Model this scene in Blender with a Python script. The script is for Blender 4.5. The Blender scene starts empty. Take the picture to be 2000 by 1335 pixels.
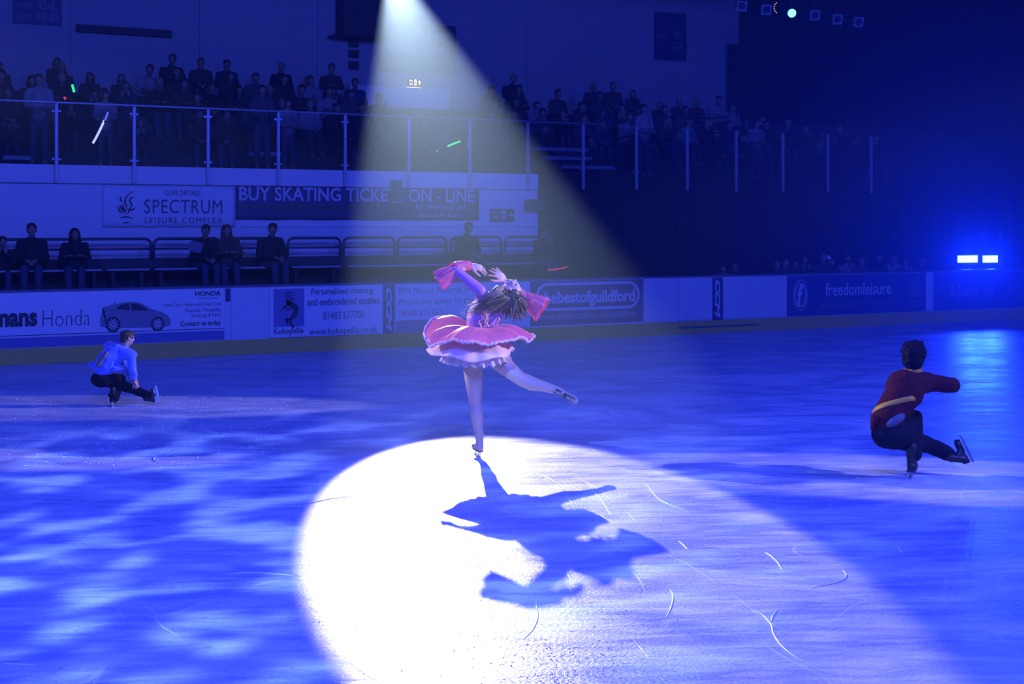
import bpy, bmesh, math, random
from mathutils import Vector, Matrix, Euler, noise

random.seed(7)
C = bpy.context.scene.collection
SC = bpy.context.scene
PI = math.pi

# ------------------------------------------------------------------ camera
ALPHA = math.radians(29.16)          # the rink boards run 29 degrees off the picture plane
F, HOR, H = 2778.0, 438.0, 2.3
CA, SA = math.cos(ALPHA), math.sin(ALPHA)
cam_d = bpy.data.cameras.new('camera')
cam = bpy.data.objects.new('camera', cam_d); C.objects.link(cam)
cam.location = (0, 0, H); cam.rotation_euler = (PI/2, 0, -ALPHA)
cam_d.sensor_width = 36; cam_d.lens = F*36/2000.0; cam_d.shift_y = -(667.5-HOR)/2000.0
cam_d.clip_end = 300
SC.camera = cam
SC.view_settings.view_transform = 'Standard'; SC.view_settings.look = 'None'
SC.view_settings.gamma = 1; SC.view_settings.exposure = 0.0
SC.cycles.max_bounces = 6; SC.cycles.volume_bounces = 0; SC.cycles.transparent_max_bounces = 12
SC.cycles.diffuse_bounces = 3; SC.cycles.glossy_bounces = 3
SC.cycles.sample_clamp_indirect = 4; SC.cycles.use_denoising = True

def c2w(x, d, z=0.0):                 # camera-aligned ground coordinates -> world
    return Vector((x*CA + d*SA, -x*SA + d*CA, z))
def onY(px, py, Y):                   # where the sight line through a pixel meets the plane y = Y
    s = (px-1000)/F; D = Y/(CA - s*SA)
    return Vector((s*D*CA + D*SA, Y, H + (HOR-py)/F*D))
def ice(px, py, z=0.0):
    D = F*(H-z)/(py-HOR)
    return c2w((px-1000)/F*D, D, z)

# ------------------------------------------------------------------ world, haze
w = bpy.data.worlds.new('world'); SC.world = w; w.use_nodes = True
wn = w.node_tree; wn.nodes.clear()
wo = wn.nodes.new('ShaderNodeOutputWorld'); bg = wn.nodes.new('ShaderNodeBackground')
bg.inputs[0].default_value = (0.0, 0.0, 0.02, 1); bg.inputs[1].default_value = 0.2
vs = wn.nodes.new('ShaderNodeVolumeScatter')
vs.inputs['Color'].default_value = (0.50, 0.74, 1, 1); vs.inputs['Density'].default_value = 0.0072
vs.inputs['Anisotropy'].default_value = 0.68
wn.links.new(bg.outputs[0], wo.inputs['Surface']); wn.links.new(vs.outputs[0], wo.inputs['Volume'])

# ------------------------------------------------------------------ lamps
BLUE = (0.022, 0.060, 1.0)
def aim(o, target):
    o.rotation_euler = (Vector(target) - o.location).to_track_quat('-Z', 'Y').to_euler()
def spot(name, loc, target, half, energy, color, radius=0.1, blend=0.12):
    l = bpy.data.lights.new(name, 'SPOT'); l.energy = energy; l.color = color
    l.spot_size = 2*math.radians(half); l.spot_blend = blend; l.shadow_soft_size = radius
    o = bpy.data.objects.new(name, l); C.objects.link(o); o.location = loc; aim(o, target); return o
def area(name, loc, target, size, energy, color, sy=None):
    l = bpy.data.lights.new(name, 'AREA'); l.energy = energy; l.color = color
    l.shape = 'RECTANGLE'; l.size = size; l.size_y = sy or size
    o = bpy.data.objects.new(name, l); C.objects.link(o); o.location = loc; aim(o, target); return o
def gobo(o, scale, lo, hi, detail=1.0):         # a patterned glass in front of the lamp
    l = o.data; l.use_nodes = True; nt = l.node_tree; em = nt.nodes['Emission']
    tc = nt.nodes.new('ShaderNodeTexCoord'); mp = nt.nodes.new('ShaderNodeMapping'); mp.inputs['Scale'].default_value = (scale, scale, scale)
    ns = nt.nodes.new('ShaderNodeTexNoise'); ns.inputs['Scale'].default_value = 1.0; ns.inputs['Detail'].default_value = detail
    rp = nt.nodes.new('ShaderNodeMapRange'); rp.interpolation_type = 'SMOOTHSTEP'
    rp.inputs['From Min'].default_value = lo; rp.inputs['From Max'].default_value = hi
    nt.links.new(tc.outputs['Normal'], mp.inputs[0]); nt.links.new(mp.outputs[0], ns.inputs['Vector'])
    nt.links.new(ns.outputs[0], rp.inputs[0]); nt.links.new(rp.outputs[0], em.inputs['Strength'])

FOLLOW = c2w(-2.80, 32.5, 8.31)
spot('follow_spot', FOLLOW, c2w(0.22, 11.21, 0), 4.55, 29500, (1.0, 0.97, 0.95), 0.10, 0.10)
# wide blue wash from the trusses on the camera's side
area('blue_wash', (2.0, 1.0, 10), (9, 17, 0), 4.0, 3000, (.056, .088, 1))
area('blue_wash', (15, 3.0, 10), (16, 19, 0), 4.0, 2400, BLUE)
area('blue_wash', (-6, 8.0, 10), (2, 20, 0), 3.0, 1400, BLUE)
# low side follow spots on the two crouching skaters
SIDE = (0.72, 0.70, 1.0)
spot('side_spot', c2w(22, 19.0, 8.5), c2w(-5.4, 17.9, 0), 2.6, 20000, SIDE, .10, .25)
spot('side_spot', c2w(20, 11.0, 7.5), c2w(-6.0, 14.35, 0), 2.3, 28000, SIDE, .10, .25)
spot('side_spot', c2w(-17, 20.0, 8.5), c2w(3.7, 12.9, 0), 3.0, 22000, SIDE, .10, .15)
spot('side_spot', c2w(14, 10.2, 8.0), c2w(3.2, 12.75, 0), 4.0, 1900, SIDE, .08, .15)
# patterned light over the near left ice
g = spot('pattern_spot', c2w(-7.5, 3.0, 10), c2w(-3.2, 9.6, 0), 24, 12500, (0.22, 0.38, 1.0), .08, .6)
gobo(g, 28, .46, .68)

# ------------------------------------------------------------------ materials
MATS = {}
def mat(name, col, rough=.6, metal=0, var=.12, scale=8, spec=.5, emit=None, estr=0, alpha=1, bump=0, sheen=0, col2=None, trans=0):
    if name in MATS: return MATS[name]
    m = bpy.data.materials.new(name); m.use_nodes = True; nt = m.node_tree; b = nt.nodes['Principled BSDF']
    tc = nt.nodes.new('ShaderNodeTexCoord'); ns = nt.nodes.new('ShaderNodeTexNoise'); ns.inputs['Scale'].default_value = scale
    ns.inputs['Detail'].default_value = 4
    mx = nt.nodes.new('ShaderNodeMix'); mx.data_type = 'RGBA'
    c2 = col2 or [max(0, c*(1-var)) for c in col]; c1 = col if col2 else [min(1, c*(1+var)) for c in col]
    mx.inputs[6].default_value = (*c2, 1); mx.inputs[7].default_value = (*c1, 1)
    nt.links.new(tc.outputs['Object'], ns.inputs['Vector']); nt.links.new(ns.outputs[0], mx.inputs[0])
    nt.links.new(mx.outputs[2], b.inputs['Base Color'])
    b.inputs['Roughness'].default_value = rough; b.inputs['Metallic'].default_value = metal
    b.inputs['Specular IOR Level'].default_value = spec; b.inputs['Alpha'].default_value = alpha
    if sheen: b.inputs['Sheen Weight'].default_value = sheen
    if trans:                                       # thin cloth lets light through
        tl = nt.nodes.new('ShaderNodeBsdfTranslucent'); ms = nt.nodes.new('ShaderNodeMixShader'); ms.inputs[0].default_value = trans
        nt.links.new(mx.outputs[2], tl.inputs[0]); nt.links.new(b.outputs[0], ms.inputs[1]); nt.links.new(tl.outputs[0], ms.inputs[2])
        nt.links.new(ms.outputs[0], nt.nodes['Material Output'].inputs['Surface'])
    if emit:
        b.inputs['Emission Color'].default_value = (*emit, 1); b.inputs['Emission Strength'].default_value = estr
    if bump:
        bp = nt.nodes.new('ShaderNodeBump'); bp.inputs['Strength'].default_value = bump; bp.inputs['Distance'].default_value = .01
        nt.links.new(ns.outputs[0], bp.inputs['Height']); nt.links.new(bp.outputs[0], b.inputs['Normal'])
    MATS[name] = m; return m

def ice_mat():
    m = bpy.data.materials.new('ice'); m.use_nodes = True; nt = m.node_tree; b = nt.nodes['Principled BSDF']; L = nt.links.new
    tc = nt.nodes.new('ShaderNodeTexCoord')
    def nz(scale, sx=1, sy=1, detail=3, dist=0, rot=0):
        mr = nt.nodes.new('ShaderNodeMapping'); mr.inputs['Rotation'].default_value = (0, 0, rot)
        mp = nt.nodes.new('ShaderNodeMapping'); mp.inputs['Scale'].default_value = (sx, sy, 1); L(mr.outputs[0], mp.inputs[0])
        n = nt.nodes.new('ShaderNodeTexNoise'); n.inputs['Scale'].default_value = scale; n.inputs['Detail'].default_value = detail; n.inputs['Distortion'].default_value = dist
        L(tc.outputs['Object'], mr.inputs[0]); L(mp.outputs[0], n.inputs['Vector']); return n.outputs[0]
    def ramp(s, a, b_, ca=0, cb=1):
        r = nt.nodes.new('ShaderNodeMapRange'); r.interpolation_type = 'SMOOTHSTEP'
        for k, v in zip(('From Min', 'From Max', 'To Min', 'To Max'), (a, b_, ca, cb)): r.inputs[k].default_value = v
        L(s, r.inputs[0]); return r.outputs[0]
    def math_(op, a, b_):
        n = nt.nodes.new('ShaderNodeMath'); n.operation = op
        for i, v in enumerate((a, b_)):
            if isinstance(v, (int, float)): n.inputs[i].default_value = v
            else: L(v, n.inputs[i])
        return n.outputs[0]
    broad = ramp(nz(.7, 1, 1.8, 8, 1.0, ALPHA), .40, .62)
    streak = ramp(nz(1.6, .9, 4.5, 8, 1.2, ALPHA*.85), .40, .62)
    fine = ramp(nz(38, 1, 1.5, 6), .38, .64)
    fleck = ramp(nz(16, 1, 1.6, 2, .8), .66, .72)
    f1 = math_('ADD', math_('MULTIPLY', broad, .40), math_('MULTIPLY', streak, .32))
    f2 = math_('ADD', f1, math_('MULTIPLY', fine, .22))
    # thin skate scratches: distance to warped voronoi edges
    def scratch(scale, rot, wd):
        mp = nt.nodes.new('ShaderNodeMapping'); mp.inputs['Rotation'].default_value = (0, 0, rot); mp.inputs['Scale'].default_value = (1, .45, 1)
        no = nt.nodes.new('ShaderNodeTexNoise'); no.inputs['Scale'].default_value = .7; no.inputs['Detail'].default_value = 1
        ad = nt.nodes.new('ShaderNodeVectorMath'); ad.operation = 'ADD'
        v = nt.nodes.new('ShaderNodeTexVoronoi'); v.feature = 'DISTANCE_TO_EDGE'; v.inputs['Scale'].default_value = scale
        L(tc.outputs['Object'], mp.inputs[0]); L(mp.outputs[0], no.inputs['Vector']); L(mp.outputs[0], ad.inputs[0]); L(no.outputs[1], ad.inputs[1])
        L(ad.outputs[0], v.inputs['Vector']); return ramp(v.outputs[0], 0, wd, 1, 0)
    scr = math_('MAXIMUM', scratch(.8, .4, .006), scratch(1.1, 1.7, .005))
    scr = math_('MULTIPLY', scr, ramp(nz(1.2, 1, 1, 2), .45, .6))
    f3 = math_('ADD', f2, math_('MULTIPLY', scr, .5))
    mx = nt.nodes.new('ShaderNodeMix'); mx.data_type = 'RGBA'
    mx.inputs[6].default_value = (.30, .36, .62, 1); mx.inputs[7].default_value = (.86, .88, .95, 1)
    L(f3, mx.inputs[0])
    mx2 = nt.nodes.new('ShaderNodeMix'); mx2.data_type = 'RGBA'; mx2.inputs[7].default_value = (.30, .34, .60, 1)
    L(math_('MULTIPLY', fleck, .55), mx2.inputs[0]); L(mx.outputs[2], mx2.inputs[6]); L(mx2.outputs[2], b.inputs['Base Color'])
    L(math_('ADD', math_('MULTIPLY', f2, .22), .27), b.inputs['Roughness'])
    b.inputs['IOR'].default_value = 1.31; b.inputs['Specular IOR Level'].default_value = .5
    hgt = math_('ADD', math_('MULTIPLY', fine, .4), math_('ADD', math_('MULTIPLY', streak, .8), math_('MULTIPLY', scr, -.8)))
    bp = nt.nodes.new('ShaderNodeBump'); bp.inputs['Strength'].default_value = .25; bp.inputs['Distance'].default_value = .012
    L(hgt, bp.inputs['Height']); L(bp.outputs[0], b.inputs['Normal'])
    return m
ICE = ice_mat()
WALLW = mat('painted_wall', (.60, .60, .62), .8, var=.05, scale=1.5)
WALLU = mat('upper_wall_cladding', (.32, .33, .36), .8, var=.05, scale=1.0)  # darker than the lower wall: the weaker light up here is in the colour
WHITEB = mat('white_board_plastic', (.62, .63, .66), .45, var=.06, scale=3)
SCUFF = mat('scuffed_white_board', (.54, .55, .60), .5, var=.14, scale=5)
NAVY = mat('navy_print', (.035, .04, .13), .5)
INK = mat('dark_ink', (.03, .03, .05), .6)
GREYINK = mat('grey_ink', (.22, .22, .26), .6)
PALEINK = mat('pale_lettering', (.55, .56, .62), .6)
OLIVEINK = mat('olive_lettering', (.10, .13, .05), .6)
CARGREY = mat('printed_car_grey', (.20, .21, .25), .5, var=.25, scale=4)
YEL = mat('yellow_kick_plate', (.55, .45, .08), .5, var=.15)
CAP = mat('dark_cap_rail', (.10, .11, .16), .45)
BLACKD = mat('black_drape', (.012, .012, .016), .95, var=.3, scale=3)
BLACKM = mat('black_metal', (.02, .02, .025), .5)
DARKT = mat('dark_terrace', (.045, .045, .055), .8)
RAILM = mat('rail_paint', (.05, .05, .07), .4)
STEEL = mat('brushed_steel', (.38, .39, .44), .3, metal=.9)
POSTM = mat('balustrade_post_metal', (.42, .43, .48), .4, metal=.4)
GREEN = mat('dark_green_sign', (.03, .10, .06), .5)
CSKIN = mat('spectator_skin', (.26, .17, .13), .7, var=.1)  # darker copy of the skin colour, carrying the dimness of the stands
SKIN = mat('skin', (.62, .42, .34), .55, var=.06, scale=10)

def glass_mat():
    m = bpy.data.materials.new('balustrade_glass'); m.use_nodes = True; nt = m.node_tree; nt.nodes.clear()
    o = nt.nodes.new('ShaderNodeOutputMaterial'); mx = nt.nodes.new('ShaderNodeMixShader'); t = nt.nodes.new('ShaderNodeBsdfTransparent')
    gl = nt.nodes.new('ShaderNodeBsdfGlossy'); gl.inputs['Roughness'].default_value = .05; fr = nt.nodes.new('ShaderNodeFresnel'); fr.inputs[0].default_value = 1.45
    t.inputs[0].default_value = (.86, .89, .92, 1)
    nt.links.new(fr.outputs[0], mx.inputs[0]); nt.links.new(t.outputs[0], mx.inputs[1]); nt.links.new(gl.outputs[0], mx.inputs[2]); nt.links.new(mx.outputs[0], o.inputs[0])
    return m
GLASS = glass_mat()

# ------------------------------------------------------------------ mesh helpers
def link(name, me, m=None, parent=None, smooth=False):
    if m is not None:
        me.materials.clear()
        for x in (m if isinstance(m, (list, tuple)) else [m]): me.materials.append(x)
    if smooth:
        me.polygons.foreach_set('use_smooth', [True]*len(me.polygons))
    o = bpy.data.objects.new(name, me); C.objects.link(o)
    if parent is not None: o.parent = parent
    return o
def obj(name, bm, m=None, parent=None, smooth=False):
    me = bpy.data.meshes.new(name); bm.normal_update(); bm.to_mesh(me); bm.free()
    return link(name, me, m, parent, smooth)
def tag(o, label, cat, group=None):
    o['label'] = label; o['category'] = cat
    if group: o['group'] = group
    return o
def struct(o): o['kind'] = 'structure'; return o
def thing(name, label, cat, loc=(0, 0, 0), rz=0, group=None):
    o = bpy.data.objects.new(name, None); C.objects.link(o); o.location = loc; o.rotation_euler = (0, 0, rz); o.empty_display_size = .1
    return tag(o, label, cat, group)
def box(bm, x0, x1, y0, y1, z0, z1, bev=0):
    r = bmesh.ops.create_cube(bm, size=1); v = r['verts']
    for p in v: p.co = Vector(((x0+x1)/2+p.co.x*(x1-x0), (y0+y1)/2+p.co.y*(y1-y0), (z0+z1)/2+p.co.z*(z1-z0)))
    if bev:
        es = list({e for p in v for e in p.link_edges})
        bmesh.ops.bevel(bm, geom=es, offset=bev, segments=2, affect='EDGES', profile=.5)
    return bm
def BX(*a, bev=0): return box(bmesh.new(), *a, bev=bev)
def frame_of(d):
    d = d.normalized(); a = Vector((0, 0, 1)) if abs(d.z) < .9 else Vector((1, 0, 0))
    u = d.cross(a).normalized(); return u, d.cross(u).normalized()
def tube(bm, pts, r, n=8, cap=True, prof=None):
    pts = [Vector(p) for p in pts]; rs = r if isinstance(r, (list, tuple)) else [r]*len(pts); rings = []
    u = None
    for i, p in enumerate(pts):
        d = (pts[min(i+1, len(pts)-1)] - pts[max(i-1, 0)])
        if d.length < 1e-9: d = Vector((0, 0, 1))
        d.normalize()
        if u is None: u, v = frame_of(d)
        else:
            u = (u - d*u.dot(d)).normalized(); v = d.cross(u)
        rings.append([bm.verts.new(p + (u*math.cos(2*PI*k/n) + v*math.sin(2*PI*k/n))*rs[i]) for k in range(n)])
    for a, b in zip(rings, rings[1:]):
        for k in range(n): bm.faces.new((a[k], a[(k+1) % n], b[(k+1) % n], b[k]))
    if cap: bm.faces.new(rings[0][::-1]); bm.faces.new(rings[-1])
    return bm
def TUBE(pts, r, n=8): return tube(bmesh.new(), pts, r, n)
def ball(bm, c, r, rot=None, sub=2):
    rr = r if isinstance(r, (tuple, list)) else (r, r, r)
    M = Matrix.Translation(Vector(c)) @ (rot.to_4x4() if rot is not None else Matrix.Identity(4)) @ Matrix.Diagonal((*rr, 1))
    bmesh.ops.create_icosphere(bm, subdivisions=sub, radius=1, matrix=M); return bm
def spline(pts, n=6):
    P = [Vector(p) for p in pts]; out = []
    for i in range(len(P)-1):
        p0, p1, p2, p3 = P[max(i-1, 0)], P[i], P[i+1], P[min(i+2, len(P)-1)]
        for k in range(n):
            t = k/n; out.append(.5*((2*p1)+(p2-p0)*t+(2*p0-5*p1+4*p2-p3)*t*t+(3*p1-p0-3*p2+p3)*t**3))
    out.append(P[-1]); return out

def organic(name, prims, voxel, m, parent=None, smooth=4, disp=None):
    """one continuous skin grown over tapered limbs and ellipsoids"""
    bm = bmesh.new()
    for p in prims:
        if p[0] == 'c':
            pr = [(Vector(a), r) for a, r in p[1]]
            for a, r in pr: ball(bm, a, r, sub=2)
            for (a, ra), (b, rb) in zip(pr, pr[1:]): tube(bm, [a, b], [ra, rb], 16)
        else:
            ball(bm, p[1], p[2], p[3] if len(p) > 3 else None, sub=3)
    me = bpy.data.meshes.new('tmp'); bm.to_mesh(me); bm.free()
    o = bpy.data.objects.new('tmp', me); C.objects.link(o)
    r = o.modifiers.new('r', 'REMESH'); r.mode = 'VOXEL'; r.voxel_size = voxel
    s = o.modifiers.new('s', 'SMOOTH'); s.iterations = smooth; s.factor = .5
    dg = bpy.context.evaluated_depsgraph_get(); dg.update()
    me2 = bpy.data.meshes.new_from_object(o.evaluated_get(dg)); me2.name = name
    bpy.data.objects.remove(o); bpy.data.meshes.remove(me)
    if disp:
        for v in me2.vertices: v.co = disp(v.co.copy(), v.normal.copy())
    return link(name, me2, m, parent, True)

def rot_frame(x, y, z):
    return Matrix((x, y, z)).transposed()

_tc = {}
def text_bm(bm, body, X0, X1, Z0, Z1, Y, bold=0, shear=0, thick=.003, space=1, mat_index=0, rot90=False):
    """lettering fitted into a rectangle of a plane y = Y, readable from -y"""
    cu = bpy.data.curves.new('t', 'FONT'); cu.body = body; cu.size = 1; cu.offset = bold; cu.shear = shear; cu.resolution_u = 3
    cu.space_character = space; cu.extrude = 0.001
    o = bpy.data.objects.new('t', cu); C.objects.link(o)
    dg = bpy.context.evaluated_depsgraph_get(); dg.update()
    me = bpy.data.meshes.new_from_object(o.evaluated_get(dg)); bpy.data.objects.remove(o); bpy.data.curves.remove(cu)
    ly = bm.faces.layers.int.get('line') or bm.faces.layers.int.new('line'); ln = 1+max([f[ly] for f in bm.faces], default=0)
    P = [v.co.copy() for v in me.vertices]
    if rot90: P = [Vector((p.y, -p.x, p.z)) for p in P]
    ax, bx = min(p.x for p in P), max(p.x for p in P); ay, by = min(p.y for p in P), max(p.y for p in P)
    vs_ = [bm.verts.new(((p.x-ax)/(bx-ax)*(X1-X0)+X0, Y - thick*(1 if p.z > 0 else 0), (p.y-ay)/(by-ay)*(Z1-Z0)+Z0)) for p in P]
    for f in me.polygons:
        try:
            nf = bm.faces.new([vs_[i] for i in f.vertices]); nf.material_index = mat_index; nf[ly] = ln
        except ValueError: pass
    bpy.data.meshes.remove(me); return bm
def text_px(bm, body, x0, yt, yb, x1, Y, **k):
    a, b, c = onY(x0, yt, Y), onY(x0, yb, Y), onY(x1, yt, Y)
    return text_bm(bm, body, a.x, c.x, b.z, a.z, Y, **k)
def poly_flat(bm, pts, Y, thick=.004):          # flat printed shape, pts (X, Z)
    a = [bm.verts.new((x, Y-thick, z)) for x, z in pts]
    try:
        f = bm.faces.new(a); bmesh.ops.triangulate(bm, faces=[f])
    except ValueError: pass
def poly_px(bm, pts, Y, thick=.004):
    q = [onY(x, y, Y-thick) for x, y in pts]; poly_flat(bm, [(p.x, p.z) for p in q], Y, thick)
def stroke(bm, pts, wd, Y, thick=.004):         # a brush stroke with tapered ends, pts (X, Z)
    P = spline([(x, 0, z) for x, z in pts], 6); n = len(P); L_, R_ = [], []
    for i, p in enumerate(P):
        d = (P[min(i+1, n-1)]-P[max(i-1, 0)]).normalized(); nn = Vector((-d.z, 0, d.x)); ww = wd*(.25+math.sin(PI*i/(n-1)))*.55
        L_.append(bm.verts.new((p.x+nn.x*ww, Y-thick, p.z+nn.z*ww))); R_.append(bm.verts.new((p.x-nn.x*ww, Y-thick, p.z-nn.z*ww)))
    for i in range(n-1): bm.faces.new((L_[i], L_[i+1], R_[i+1], R_[i]))
def ring_flat(bm, cx, cz, rx, rz, wd, Y, thick=.004, power=2, n=48):
    a, b = [], []
    for k in range(n):
        t = 2*PI*k/n; c, s = math.cos(t), math.sin(t)
        sx = math.copysign(abs(c)**(2/power), c); sz = math.copysign(abs(s)**(2/power), s)
        a.append(bm.verts.new((cx+rx*sx, Y-thick, cz+rz*sz))); b.append(bm.verts.new((cx+(rx-wd)*sx, Y-thick, cz+(rz-wd)*sz)))
    for k in range(n): bm.faces.new((a[k], a[(k+1) % n], b[(k+1) % n], b[k]))
def capsule_ring(bm, X0, X1, Z0, Z1, wd, Y, thick=.004, n=12):
    def outline(x0, x1, z0, z1, r):
        o = []
        for cx, cz, a0 in ((x1-r, z1-r, 0), (x0+r, z1-r, 90), (x0+r, z0+r, 180), (x1-r, z0+r, 270)):
            for k in range(n+1):
                t = math.radians(a0+90*k/n); o.append(bm.verts.new((cx+r*math.cos(t), Y-thick, cz+r*math.sin(t))))
        return o
    r = (Z1-Z0)/2*.98
    a = outline(X0, X1, Z0, Z1, r); b = outline(X0+wd, X1-wd, Z0+wd, Z1-wd, r-wd)
    for k in range(len(a)): bm.faces.new((a[k], a[(k+1) % len(a)], b[(k+1) % len(a)], b[k]))

# ================================================================== SETTING
bm = bmesh.new(); bmesh.ops.create_grid(bm, x_segments=1, y_segments=1, size=1)
for v in bm.verts: v.co = Vector((10+v.co.x*45, 4.2+v.co.y*20.1, 0))
struct(obj('floor', bm, ICE))
YB = 24.27
struct(obj('floor_lower_terrace', BX(-20, 55, YB+.12, 25.75, 0, .62), DARKT))
bm = bmesh.new(); box(bm, -20, 15.9, 25.75, 27.0, 0, 1.06); box(bm, -20, 15.9, 26.55, 27.0, 1.06, 1.66)
struct(obj('floor_lower_bench_terrace', bm, DARKT))
XE = onY(1050, 345, 27).x                          # right end of the white lower wall
bm = bmesh.new(); box(bm, -20, XE, 27.0, 27.25, 1.0, 3.06)
struct(obj('wall_lower_stand', bm, WALLW))
bm = bmesh.new(); box(bm, -20, XE-.02, 26.93, 27.25, 3.06, 3.40, bev=.008)
struct(obj('trim_balcony_fascia', bm, WALLW))
X_BE = 25.6                                       # right end of the balcony
bm = bmesh.new()
for k in range(6):
    y0 = 27.25 if k == 0 else 28.0+.85*k-.4; y1 = 28.0+.85*(k+1)-.4
    box(bm, -20, X_BE+8, y0, y1, 3.05, 3.37+.36*max(0, k))
struct(obj('floor_upper_stand_tiers', bm, DARKT))
# upper back wall with vertical cladding joints
bm = bmesh.new()
x = -20.0
while x < 45:
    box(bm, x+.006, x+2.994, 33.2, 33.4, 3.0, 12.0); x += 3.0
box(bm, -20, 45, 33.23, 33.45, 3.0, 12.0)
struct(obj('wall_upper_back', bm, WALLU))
struct(obj('ceiling', BX(-22, 57, -18, 38, 12.0, 12.3), BLACKM))
struct(obj('wall_left', BX(-22, -21.7, -18, 38, 0, 12), BLACKM))
struct(obj('wall_right', BX(56.5, 56.8, -18, 38, 0, 12), BLACKD))
struct(obj('wall_front', BX(-22, 57, -18.3, -18, 0, 12), BLACKM))
struct(obj('wall_back_void', BX(-20, 56, 37.7, 38, 0, 12), BLACKD))

def drape(name, X0, X1, Y, Z0, Z1, label, amp=.06, per=.35):
    bm = bmesh.new(); n = int((X1-X0)/per*8); top, bot = [], []
    for i in range(n+1):
        x = X0+(X1-X0)*i/n; y = Y+amp*math.sin(2*PI*(x-X0)/per+1.3*math.sin(x*1.7))
        top.append(bm.verts.new((x, y, Z1))); bot.append(bm.verts.new((x, y+.03*math.sin(x*3), Z0)))
    for i in range(n): bm.faces.new((top[i], bot[i], bot[i+1], top[i+1]))
    o = obj(name, bm, BLACKD, smooth=True); md = o.modifiers.new('s', 'SOLIDIFY'); md.thickness = .012
    return tag(o, label, 'curtain')
drape('black_drape', XE+.0, 56, 27.05, .55, 3.42, 'long black drape hanging below the balcony beside the white wall')
xd = onY(1420, 85, 33.0).x; zt = onY(1420, 85, 33.0).z
xd2 = onY(1447, 85, 33.0).x
drape('black_drape', xd, xd2-.02, 33.0, 3.1, zt, 'narrow black drape at the edge of the upper wall', .06, .5)
drape('black_drape', xd2, 56, 33.0, 3.1, 11.9, 'tall black drape closing off the far end of the upper stand', .08, .5)

# ================================================================== BOARDS
rb = thing('rink_barrier', 'long low rink barrier with yellow kick plate along the ice edge', 'barrier', (0, YB, 0))
def P(name, bm, m, par, **k):                      # part given in world coordinates
    me = bpy.data.meshes.new(name); off = Matrix.Translation(-par.location)
    ly = bm.faces.layers.int.get('line')
    if ly:                                          # every line of lettering is a part of its own
        ids = sorted({f[ly] for f in bm.faces})
        if len(ids) > 1:
            for i in ids[1:]:
                b2 = bm.copy(); l2 = b2.faces.layers.int['line']
                bmesh.ops.delete(b2, geom=[f for f in b2.faces if f[l2] != i], context='FACES'); P(name, b2, m, par, **k)
            bmesh.ops.delete(bm, geom=[f for f in bm.faces if f[ly] != ids[0]], context='FACES')
    bm.transform(Euler((0, 0, -par.rotation_euler[2])).to_matrix().to_4x4() @ off); bm.normal_update(); bm.to_mesh(me); bm.free()
    return link(name, me, m, par, **k)
P('barrier_core', BX(-20, 55, YB+.0, YB+.12, 0.03, 1.19), SCUFF, rb)
P('kick_plate', BX(-20, 55, YB-.03, YB+.01, 0, .265, bev=.006), YEL, rb)
P('cap_rail', BX(-20, 55, YB-.02, YB+.16, 1.19, 1.225, bev=.008), CAP, rb)
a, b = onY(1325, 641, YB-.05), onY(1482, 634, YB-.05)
P('sill_highlight', BX(a.x, b.x, YB-.06, YB-.03, .13, .16, bev=.004), STEEL, rb)  # bright highlight line at the gate sill, built as a steel strip
YP = YB-.012
def panel(px0, px1, z0, z1, m, label, name='advertising_board', cat='advertising board', X0=None, X1=None):
    X0 = onY(px0, 560, YP).x if X0 is None else X0; X1 = onY(px1, 560, YP).x if X1 is None else X1
    t = thing(name, label, cat, ((X0+X1)/2, YP, z0))
    P('board_panel', BX(X0+.006, X1-.006, YP-.010, YB, z0, z1, bev=.003), m, t)
    return t
YT = YP-.0105
ZB0, ZB1 = .285, 1.175
# car dealer board
t = panel(-60, 438, ZB0, ZB1, WHITEB, 'white car dealer advertising board with printed grey hatchback', X0=2.6)
bm = bmesh.new()
text_px(bm, 'mans', -14, 612, 640, 73, YT, bold=.045); text_px(bm, 'Contact us today', 352, 627, 640, 432, YT, bold=.02)
text_px(bm, 'HONDA', 381, 568.5, 578, 431, YT, bold=.03)
P('lettering', bm, INK, t)['label'] = 'bold dark lettering'
bm = bmesh.new(); text_px(bm, 'Honda', 83, 606, 638, 176, YT, bold=-.015)
text_px(bm, 'New Cars I Approved Used Cars', 320, 592, 601, 432, YT); text_px(bm, 'Business I Motability', 362, 602, 612, 432, YT)
text_px(bm, 'Servicing & Parts', 373, 612, 622, 432, YT); text_px(bm, 'The Power of Dreams', 388, 580, 584, 428, YT)
P('fine_lettering', bm, mat('slate_ink', (.08, .08, .13), .6), t)['label'] = 'thin dark lettering'
bm = bmesh.new(); e = onY(438, 560, YT).x
poly_flat(bm, [(2.62, .475), (e, .475), (e, .487), (2.62, .487)], YT); P('rule_line', bm, INK, t)
bm = bmesh.new(); poly_flat(bm, [(2.61, .29), (e-.0, .29), (e-.0, .445), (2.61, .445)], YT); P('lower_band', bm, mat('blue_band', (.12, .14, .35), .5), t)['label'] = 'dark blue lower band'
z4 = lambda x, y: (x/3.926, 340+y/3.926)
bm = bmesh.new()
poly_px(bm, [z4(*q) for q in [(770, 1168), (768, 1105), (783, 1055), (800, 1040), (783, 1030), (787, 1022), (850, 1003), (890, 980), (895, 985), (880, 1000), (915, 990), (955, 980), (1000, 977), (1060, 982), (1105, 998), (1165, 1035), (1240, 1055), (1285, 1080), (1305, 1105), (1311, 1135), (1303, 1160), (1262, 1172), (1240, 1172), (1160, 1175), (935, 1178), (900, 1180), (820, 1185), (800, 1172)]], YT)
P('printed_car', bm, CARGREY, t)['label'] = 'printed grey hatchback car'
bm = bmesh.new()
for q in ([(888, 1032), (925, 1002), (988, 990), (998, 1042)], [(1004, 988), (1055, 993), (1095, 1010), (1140, 1045), (1010, 1046)]):
    poly_px(bm, [z4(*s) for s in q], YT-.004)
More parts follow.
